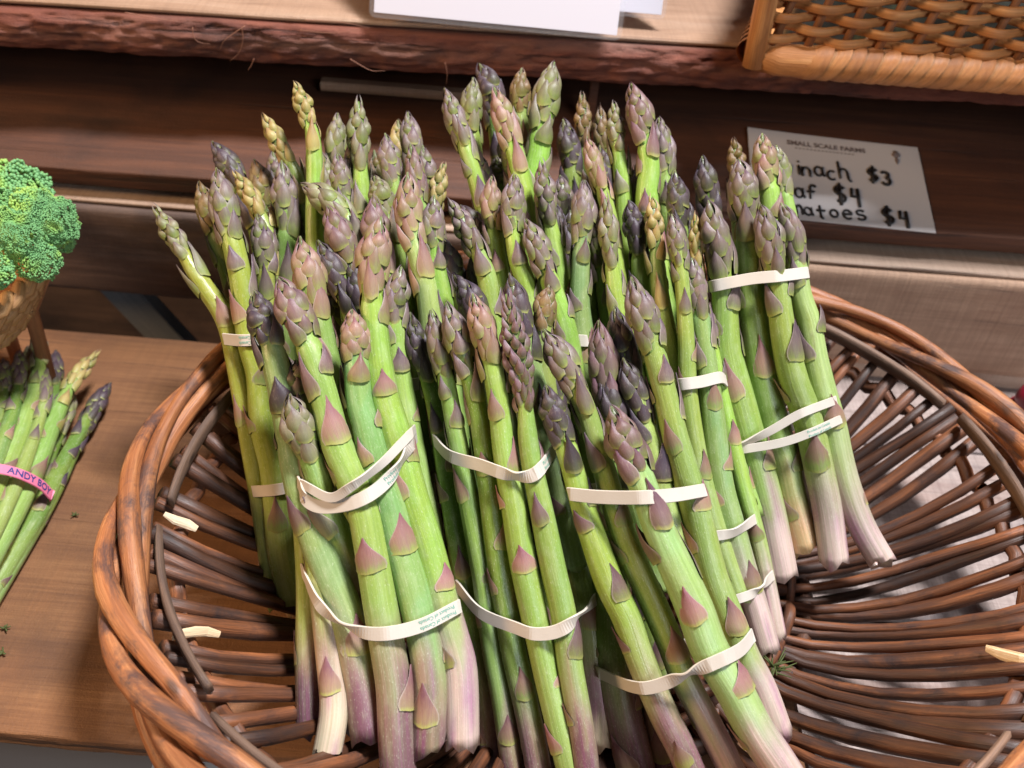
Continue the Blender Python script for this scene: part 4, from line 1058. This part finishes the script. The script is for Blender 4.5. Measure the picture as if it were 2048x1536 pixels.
# wrapped foot band: each turn is a piece
RW = .0092; WW = .0088; wm = []
for var in range(3):
    rv = random.Random(var); V = []; F = []; at = []; na, nt_ = 5, 18; k1 = rv.uniform(.85, 1.15)
    for i in range(na + 1):
        aa = i / na
        for j in range(nt_ + 1):
            th = 2 * PI * j / nt_
            rr = RW * (.90 + .14 * math.sin(PI * min(1, aa * .62)) + .02 * aa)
            V.append(((aa * 1.15 + .55 * math.sin(th) * k1) * WW, rr * math.cos(th), rr * math.sin(th) * 1.0)); at.append((aa * .004, th * .0006 + var, th * .01))
    for i in range(na):
        for j in range(nt_):
            a0 = i * (nt_ + 1) + j; F.append((a0, a0 + 1, a0 + nt_ + 2, a0 + nt_ + 1))
    me = mesh('wrap', V, F); vattr(me, 'rod', at); me.materials.append(M_CANE); wm.append(me)
rnd = random.Random(9)
for (o_, ax, L_, rin) in ((wA, e1, CWL, -e2), (wA + e2 * CDP, -e2, CDP, -e1)):
    nW = int(L_ / WW)
    for k in range(3 if ax is e1 else 0, nW):
        o = link('wrap', wm[rnd.randrange(3)], cane)
        yv = e3.cross(ax)
        mm = Matrix((ax, yv, e3)).transposed().to_4x4(); mm.translation = o_ + ax * (k * WW) + e3 * .0092 + rin * .002 - wA; o.matrix_local = mm
tube_obj('foot_rod', [wA + e2 * CDP + e3 * .009 - wA, wA + e2 * .012 + e3 * .009 - wA, wA + e2 * .002 + e1 * .003 + e3 * .009 - wA, wA + e1 * .012 - e2 * .002 + e3 * .009 - wA, wA + e1 * CWL - e2 * .002 + e3 * .009 - wA], .0086, M_CANE, cane, seed=444, sides=12)

# ------------------------------------------------------------------ broccoli in its rope basket, left
a = N('broccoli_bead'); gp = a.n('ShaderNodeAttribute'); gp.attribute_name = 'Col'
a.base(gp.outputs['Color']); a.rough(0.6); M_BEAD = a.m
a = N('broccoli_stem'); tc = a.n('ShaderNodeTexCoord').outputs['Object']; a.base(a.ramp(a.noise(tc, 80), [(.3, srgb(120, 160, 70)), (.7, srgb(170, 196, 110))])); a.rough(.5); M_BST = a.m
BD = .455
bcen = P(20, 470, BD + .02)
brc = empty('broccoli_crown', bcen); tag(brc, 'fresh green broccoli crown sitting in the rope-woven basket', 'broccoli')
def floret(px, py, d, rp, nb, seed, squash=.8, tilt=(0, 0)):
    rnd = random.Random(seed); c = P(px, py, d); r = rp / FPX * d
    nr = (-FWD * .72 + UP * .5 + RIGHT * (.35 + tilt[0]) + UP * tilt[1]).normalized()
    V = []; F = []; CO = []
    ico = bmesh.new(); bmesh.ops.create_icosphere(ico, subdivisions=1, radius=1); iv = [v_.co.copy() for v_ in ico.verts]; if_ = [[v_.index for v_ in f_.verts] for f_ in ico.faces]; ico.free()
    g1, g2, g3 = srgb(108, 160, 102), srgb(130, 174, 86), srgb(158, 190, 92)
    for k in range(nb):
        z = 1 - 1.55 * (k + .5) / nb; rr = math.sqrt(max(0, 1 - z * z)); an = k * 2.39996 + rnd.uniform(-.1, .1)
        t1 = nr.orthogonal().normalized(); t2 = nr.cross(t1)
        dirv = (t1 * math.cos(an) + t2 * math.sin(an)) * rr + nr * z
        lump = 1 + .18 * noise.noise(dirv * 2.6 + Vector((seed, 0, 0))) + .16 * noise.noise(dirv * 5.5 + Vector((seed, 5, 0)))
        p = c + (dirv - nr * dirv.dot(nr) * (1 - squash)) * r * lump * rnd.uniform(.985, 1.02) - bcen
        b = r * 1.75 / math.sqrt(nb) * rnd.uniform(.9, 1.35); o0 = len(V)
        for q in iv: V.append(p + q * b)
        F += [[i + o0 for i in f_] for f_ in if_]
        t = sstep(-.45, .35, noise.noise(dirv * 1.7 + Vector((seed * 3, 1, 1))) - dirv.dot(RIGHT) * .55)
        cc = mix3(g1, g2, t); cc = mix3(cc, g3, sstep(.5, 1, t) * .55 + rnd.uniform(0, .12))
        CO += [(*cc, 1)] * len(iv)
    me = mesh('floret', V, F); cattr(me, 'Col', CO); me.materials.append(M_BEAD); o = link('floret', me, brc); o['kind'] = 'stuff'
    stem = [c - nr * (r * squash * .1) - bcen, c - nr * r * .5 - bcen, (c - nr * r * 1.1).lerp(bcen - FWD * -.03, .3) - bcen]
    tube_obj('floret_stem', stem, [r * .62, r * .42, r * .25], M_BST, brc, seed=seed, sides=9)
floret(20, 395, .47, 78, 1500, 1, tilt=(-.1, .2))
floret(92, 440, .455, 58, 4600, 2, tilt=(.3, .1))
floret(20, 470, .438, 56, 4200, 3)
floret(74, 520, .445, 42, 1500, 4, tilt=(.1, -.3))
floret(-40, 430, .45, 70, 3200, 5)
floret(118, 478, .462, 28, 900, 6, tilt=(.4, -.3))
floret(-12, 545, .43, 36, 500, 7, tilt=(-.2, -.4))
floret(60, 410, .452, 34, 500, 8)
# rope basket
rb0 = P(-185, 590, .475); rbc = Vector((rb0.x, rb0.y, 0.0))
rope = empty('rope_basket', rbc); tag(rope, 'small rope-woven basket under the broccoli with wooden legs', 'basket')
rtop = P(30, 560, .46).z
for row in range(5):
    z = rtop - .0075 * row; r = .074 - .0045 * row
    for s in range(2):
        pts = []; n = 132
        for k in range(n + 1):
            a1 = 2 * PI * k / n; tw = a1 * 26 + s * PI + row * .9
            pts.append(Vector((math.cos(a1) * (r + .0026 * math.cos(tw)), math.sin(a1) * (r + .0026 * math.cos(tw)), z + .0026 * math.sin(tw))))
        tube_obj('rope_row', pts, .0033, M_ROPE, rope, seed=500 + row * 2 + s, sides=7, cap=False)
zb = rtop - .0075 * 5
n = 60
tube_obj('frame_rod', [Vector((math.cos(2 * PI * k / n) * .050, math.sin(2 * PI * k / n) * .050, zb)) for k in range(n + 1)], .0032, M_STAKE, rope, seed=540, sides=8, cap=False)
for k in range(6):
    a1 = 2 * PI * k / 6 + .35
    tube_obj('leg', [Vector((math.cos(a1) * .074, math.sin(a1) * .074, rtop - .004)), Vector((math.cos(a1) * .055, math.sin(a1) * .055, zb)), Vector((math.cos(a1) * .050, math.sin(a1) * .050, .0015))], .0042, M_STAKE, rope, seed=550 + k, sides=8)
fl_ = [Vector((math.cos(2 * PI * k / 40) * .048, math.sin(2 * PI * k / 40) * .048, zb - .001)) for k in range(40)]
me = mesh('basket_floor', fl_ + [p + Vector((0, 0, .003)) for p in fl_], [tuple(range(40))[::-1], tuple(range(40, 80))] + [(i, (i + 1) % 40, (i + 1) % 40 + 40, i + 40) for i in range(40)], False); me.materials.append(M_STAKE); link('basket_floor', me, rope)

# ------------------------------------------------------------------ bag of red radishes beyond the basket, right
a = N('radish_red'); tc = a.n('ShaderNodeTexCoord').outputs['Object']; a.base(a.ramp(a.noise(tc, 60), [(.3, srgb(110, 14, 34)), (.7, srgb(160, 30, 54))])); a.rough(.35); M_RAD = a.m
rnd = random.Random(21)
bagc = Vector((.335, .30, .0))
for k, (px, py, z) in enumerate([(2040, 830, .014), (2090, 900, .014), (2075, 800, .03), (2120, 1000, .014), (2100, 1290, .014), (2135, 880, .03)]):
    bm = bmesh.new(); bmesh.ops.create_uvsphere(bm, u_segments=16, v_segments=12, radius=.0125)
    for v_ in bm.verts:
        v_.co *= 1 + .07 * noise.noise(v_.co * 90 + Vector((k, 0, 0)))
        if v_.co.z < -.006: v_.co.z -= (-.006 - v_.co.z) * .9
    me = bpy.data.meshes.new('radish'); bm.to_mesh(me); bm.free(); me.polygons.foreach_set('use_smooth', [True] * len(me.polygons)); me.materials.append(M_RAD)
    o = link('radish', me); o.location = onz(px, py, z); o.rotation_euler = (rnd.uniform(0, 1.2), rnd.uniform(0, 1), rnd.uniform(0, 6))
    tag(o, 'deep red radish in the clear plastic bag beside the willow basket', 'radish', 'radishes in the plastic bag')
a = N('plastic_bag'); a.base((.95, .95, .97)); a.rough(.08); a.set('Transmission Weight', 1.0); a.set('IOR', 1.08); a.set('Alpha', .35); a.set('Coat Weight', .6); M_BAG = a.m
V = []; F = []; g_ = 30
q0 = onz(2000, 770, 0); q1 = onz(2160, 1300, 0)
for i in range(g_ + 1):
    for j in range(g_ + 1):
        u, t = i / g_, j / g_
        p = Vector((lerp(q0.x - .004, q0.x + .11, u), lerp(q0.y + .02, q1.y - .01, t), 0))
        ed = min(1, 5 * min(u, 1 - u)) * min(1, 6 * min(t, 1 - t))
        p.z = .003 + .046 * ed ** .6 + .009 * ed * noise.noise(p * 60) + .004 * ed * noise.noise(p * 170)
        V.append(p)
for i in range(g_):
    for j in range(g_): q = i * (g_ + 1) + j; F.append((q, q + g_ + 1, q + g_ + 2, q + 1))
me = mesh('plastic_bag', V, F); me.materials.append(M_BAG); o = link('plastic_bag', me); tag(o, 'crumpled clear plastic bag over red radishes beside the willow basket', 'bag')

# ------------------------------------------------------------------ small bits
M_CHIP = rod_mat('pale_wood_chip', [(.2, srgb(206, 170, 128)), (.5, srgb(228, 200, 164)), (.8, srgb(240, 222, 196))], srgb(196, 160, 120), rough=.7, patch=(.6, .9))
def onbowl(px, py, off=0.004):
    r = RIGHT * ((px - 1024) / FPX) + UP * ((768 - py) / FPX) + FWD
    k = 0.2
    while k < 0.7:
        p = CAM + r * k; q = p - BC
        ex = q.x * EC + q.y * ES; ey = (-q.x * ES + q.y * EC) / EB
        t = (math.hypot(ex, ey) - 0.062) / (RIMR - 0.006 - 0.062)
        if p.z < 0.009 + 0.065 * max(0, (t - 0.30) / 0.70) ** 1.7 + 0.0062 + off: return p
        k += 0.001
    return p
def chip(pts, d, wmm, label):
    p3 = [onbowl(x, y, .001) for x, y in pts]; b = p3[0].copy()
    n = len(p3); rr = [wmm * .5 * (.35 + .65 * math.sin(PI * (i + .4) / n)) for i in range(n)]
    v, f, at = tube([p - b for p in p3], rr, sides=6, ref=UP, flat=.25, jit=.3, seed=int(pts[0][0]))
    me = mesh('wood_chip', v, f, False); vattr(me, 'rod', at); me.materials.append(M_CHIP); o = link('wood_chip', me); o.location = b
    tag(o, label, 'wood chip'); return o
chip([(345, 1276), (365, 1268), (390, 1264), (415, 1262), (440, 1268)], .392, .0042, 'long torn white bark chip on the inner ribs of the willow basket')
chip([(328, 1028), (350, 1040), (375, 1048), (394, 1058)], .404, .0042, 'short cream split chip at the inner rim of the willow basket')
chip([(1972, 1297), (2000, 1308), (2040, 1318), (2090, 1326)], .386, .0062, 'clean cut cane splinter on the ribs near the radish bag')
# bark fibres hanging on the upper shelf's edge
M_FIB = plain('bark_fibre', srgb(150, 104, 84), .8)
def fibre(pts, off, rad):
    p3 = [onplane(x, y, uA - Yu * off, -Yu) for x, y in pts]; b = p3[0].copy()
    q, _ = catmull([p - b for p in p3], 14)
    o = tube_obj('bark_fibre', q, [rad * (1 - .7 * i / 14) for i in range(15)], M_FIB, us, sides=5)
    o.matrix_world = Matrix.Translation(b)
for pts in ([(490, 52), (470, 65), (448, 82), (440, 100)], [(484, 55), (486, 80), (478, 105), (460, 122)], [(508, 118), (502, 132), (496, 140)], [(890, 125), (894, 145), (893, 168)], [(385, 55), (388, 75), (400, 85), (420, 88)], [(700, 118), (740, 140), (770, 142)], [(250, 25), (300, 34), (360, 44)], [(610, 40), (680, 44), (740, 56)], [(600, 60), (660, 66), (720, 60)]):
    fibre(pts, .007, .00028)
# sprig of dill in the basket's base and crumbs on the plank
M_DILL = plain('dill_green', srgb(72, 80, 34), .7)
sb = onz(1545, 1340, .028); sg = empty('herb_sprig', sb); tag(sg, 'small feathery green herb sprig fallen in the base of the willow basket', 'herb sprig')
rnd = random.Random(3)
for k in range(16):
    an = rnd.uniform(0, 6.28); l_ = rnd.uniform(.004, .010)
    st_ = Vector((rnd.uniform(-.002, .002), rnd.uniform(-.002, .002), rnd.uniform(0, .002)))
    tube_obj('frond', [st_, st_ + Vector((math.cos(an) * l_ * .5, math.sin(an) * l_ * .5, .002)), st_ + Vector((math.cos(an) * l_, math.sin(an) * l_, .003))], [.0005, .0004, .0002], M_DILL, sg, sides=5)
for (px, py) in ((10, 1256), (6, 1306), (150, 1030)):
    b = onz(px, py, .0012); o = empty('herb_crumb', b); tag(o, 'tiny green herb crumb lying on the bare brown plank', 'herb crumb', 'herb crumbs on the plank')
    for k in range(7):
        an = rnd.uniform(0, 6.28); l_ = rnd.uniform(.001, .003)
        tube_obj('frond', [Vector((0, 0, 0)), Vector((math.cos(an) * l_, math.sin(an) * l_, .0008))], [.0005, .0003], M_DILL, o, sides=5)
# white cloth or paper below the plank, bottom left
M_CLOTH = plain('pale_cloth', srgb(196, 198, 202), .8)
V = []; F = []; g_ = 16
q0 = onz(292, 1575, -.05); 
for i in range(g_ + 1):
    for j in range(g_ + 1):
        u, t = i / g_, j / g_
        p = q0 + Vector((.09 * u, -.10 + .12 * t, 0)); p.z += .006 * noise.noise(p * 40)
        V.append(p)
for i in range(g_):
    for j in range(g_): q = i * (g_ + 1) + j; F.append((q, q + g_ + 1, q + g_ + 2, q + 1))
me = mesh('folded_cloth', V, F); me.materials.append(M_CLOTH); o = link('folded_cloth', me); tag(o, 'pale folded cloth below the front edge of the bare plank', 'cloth')
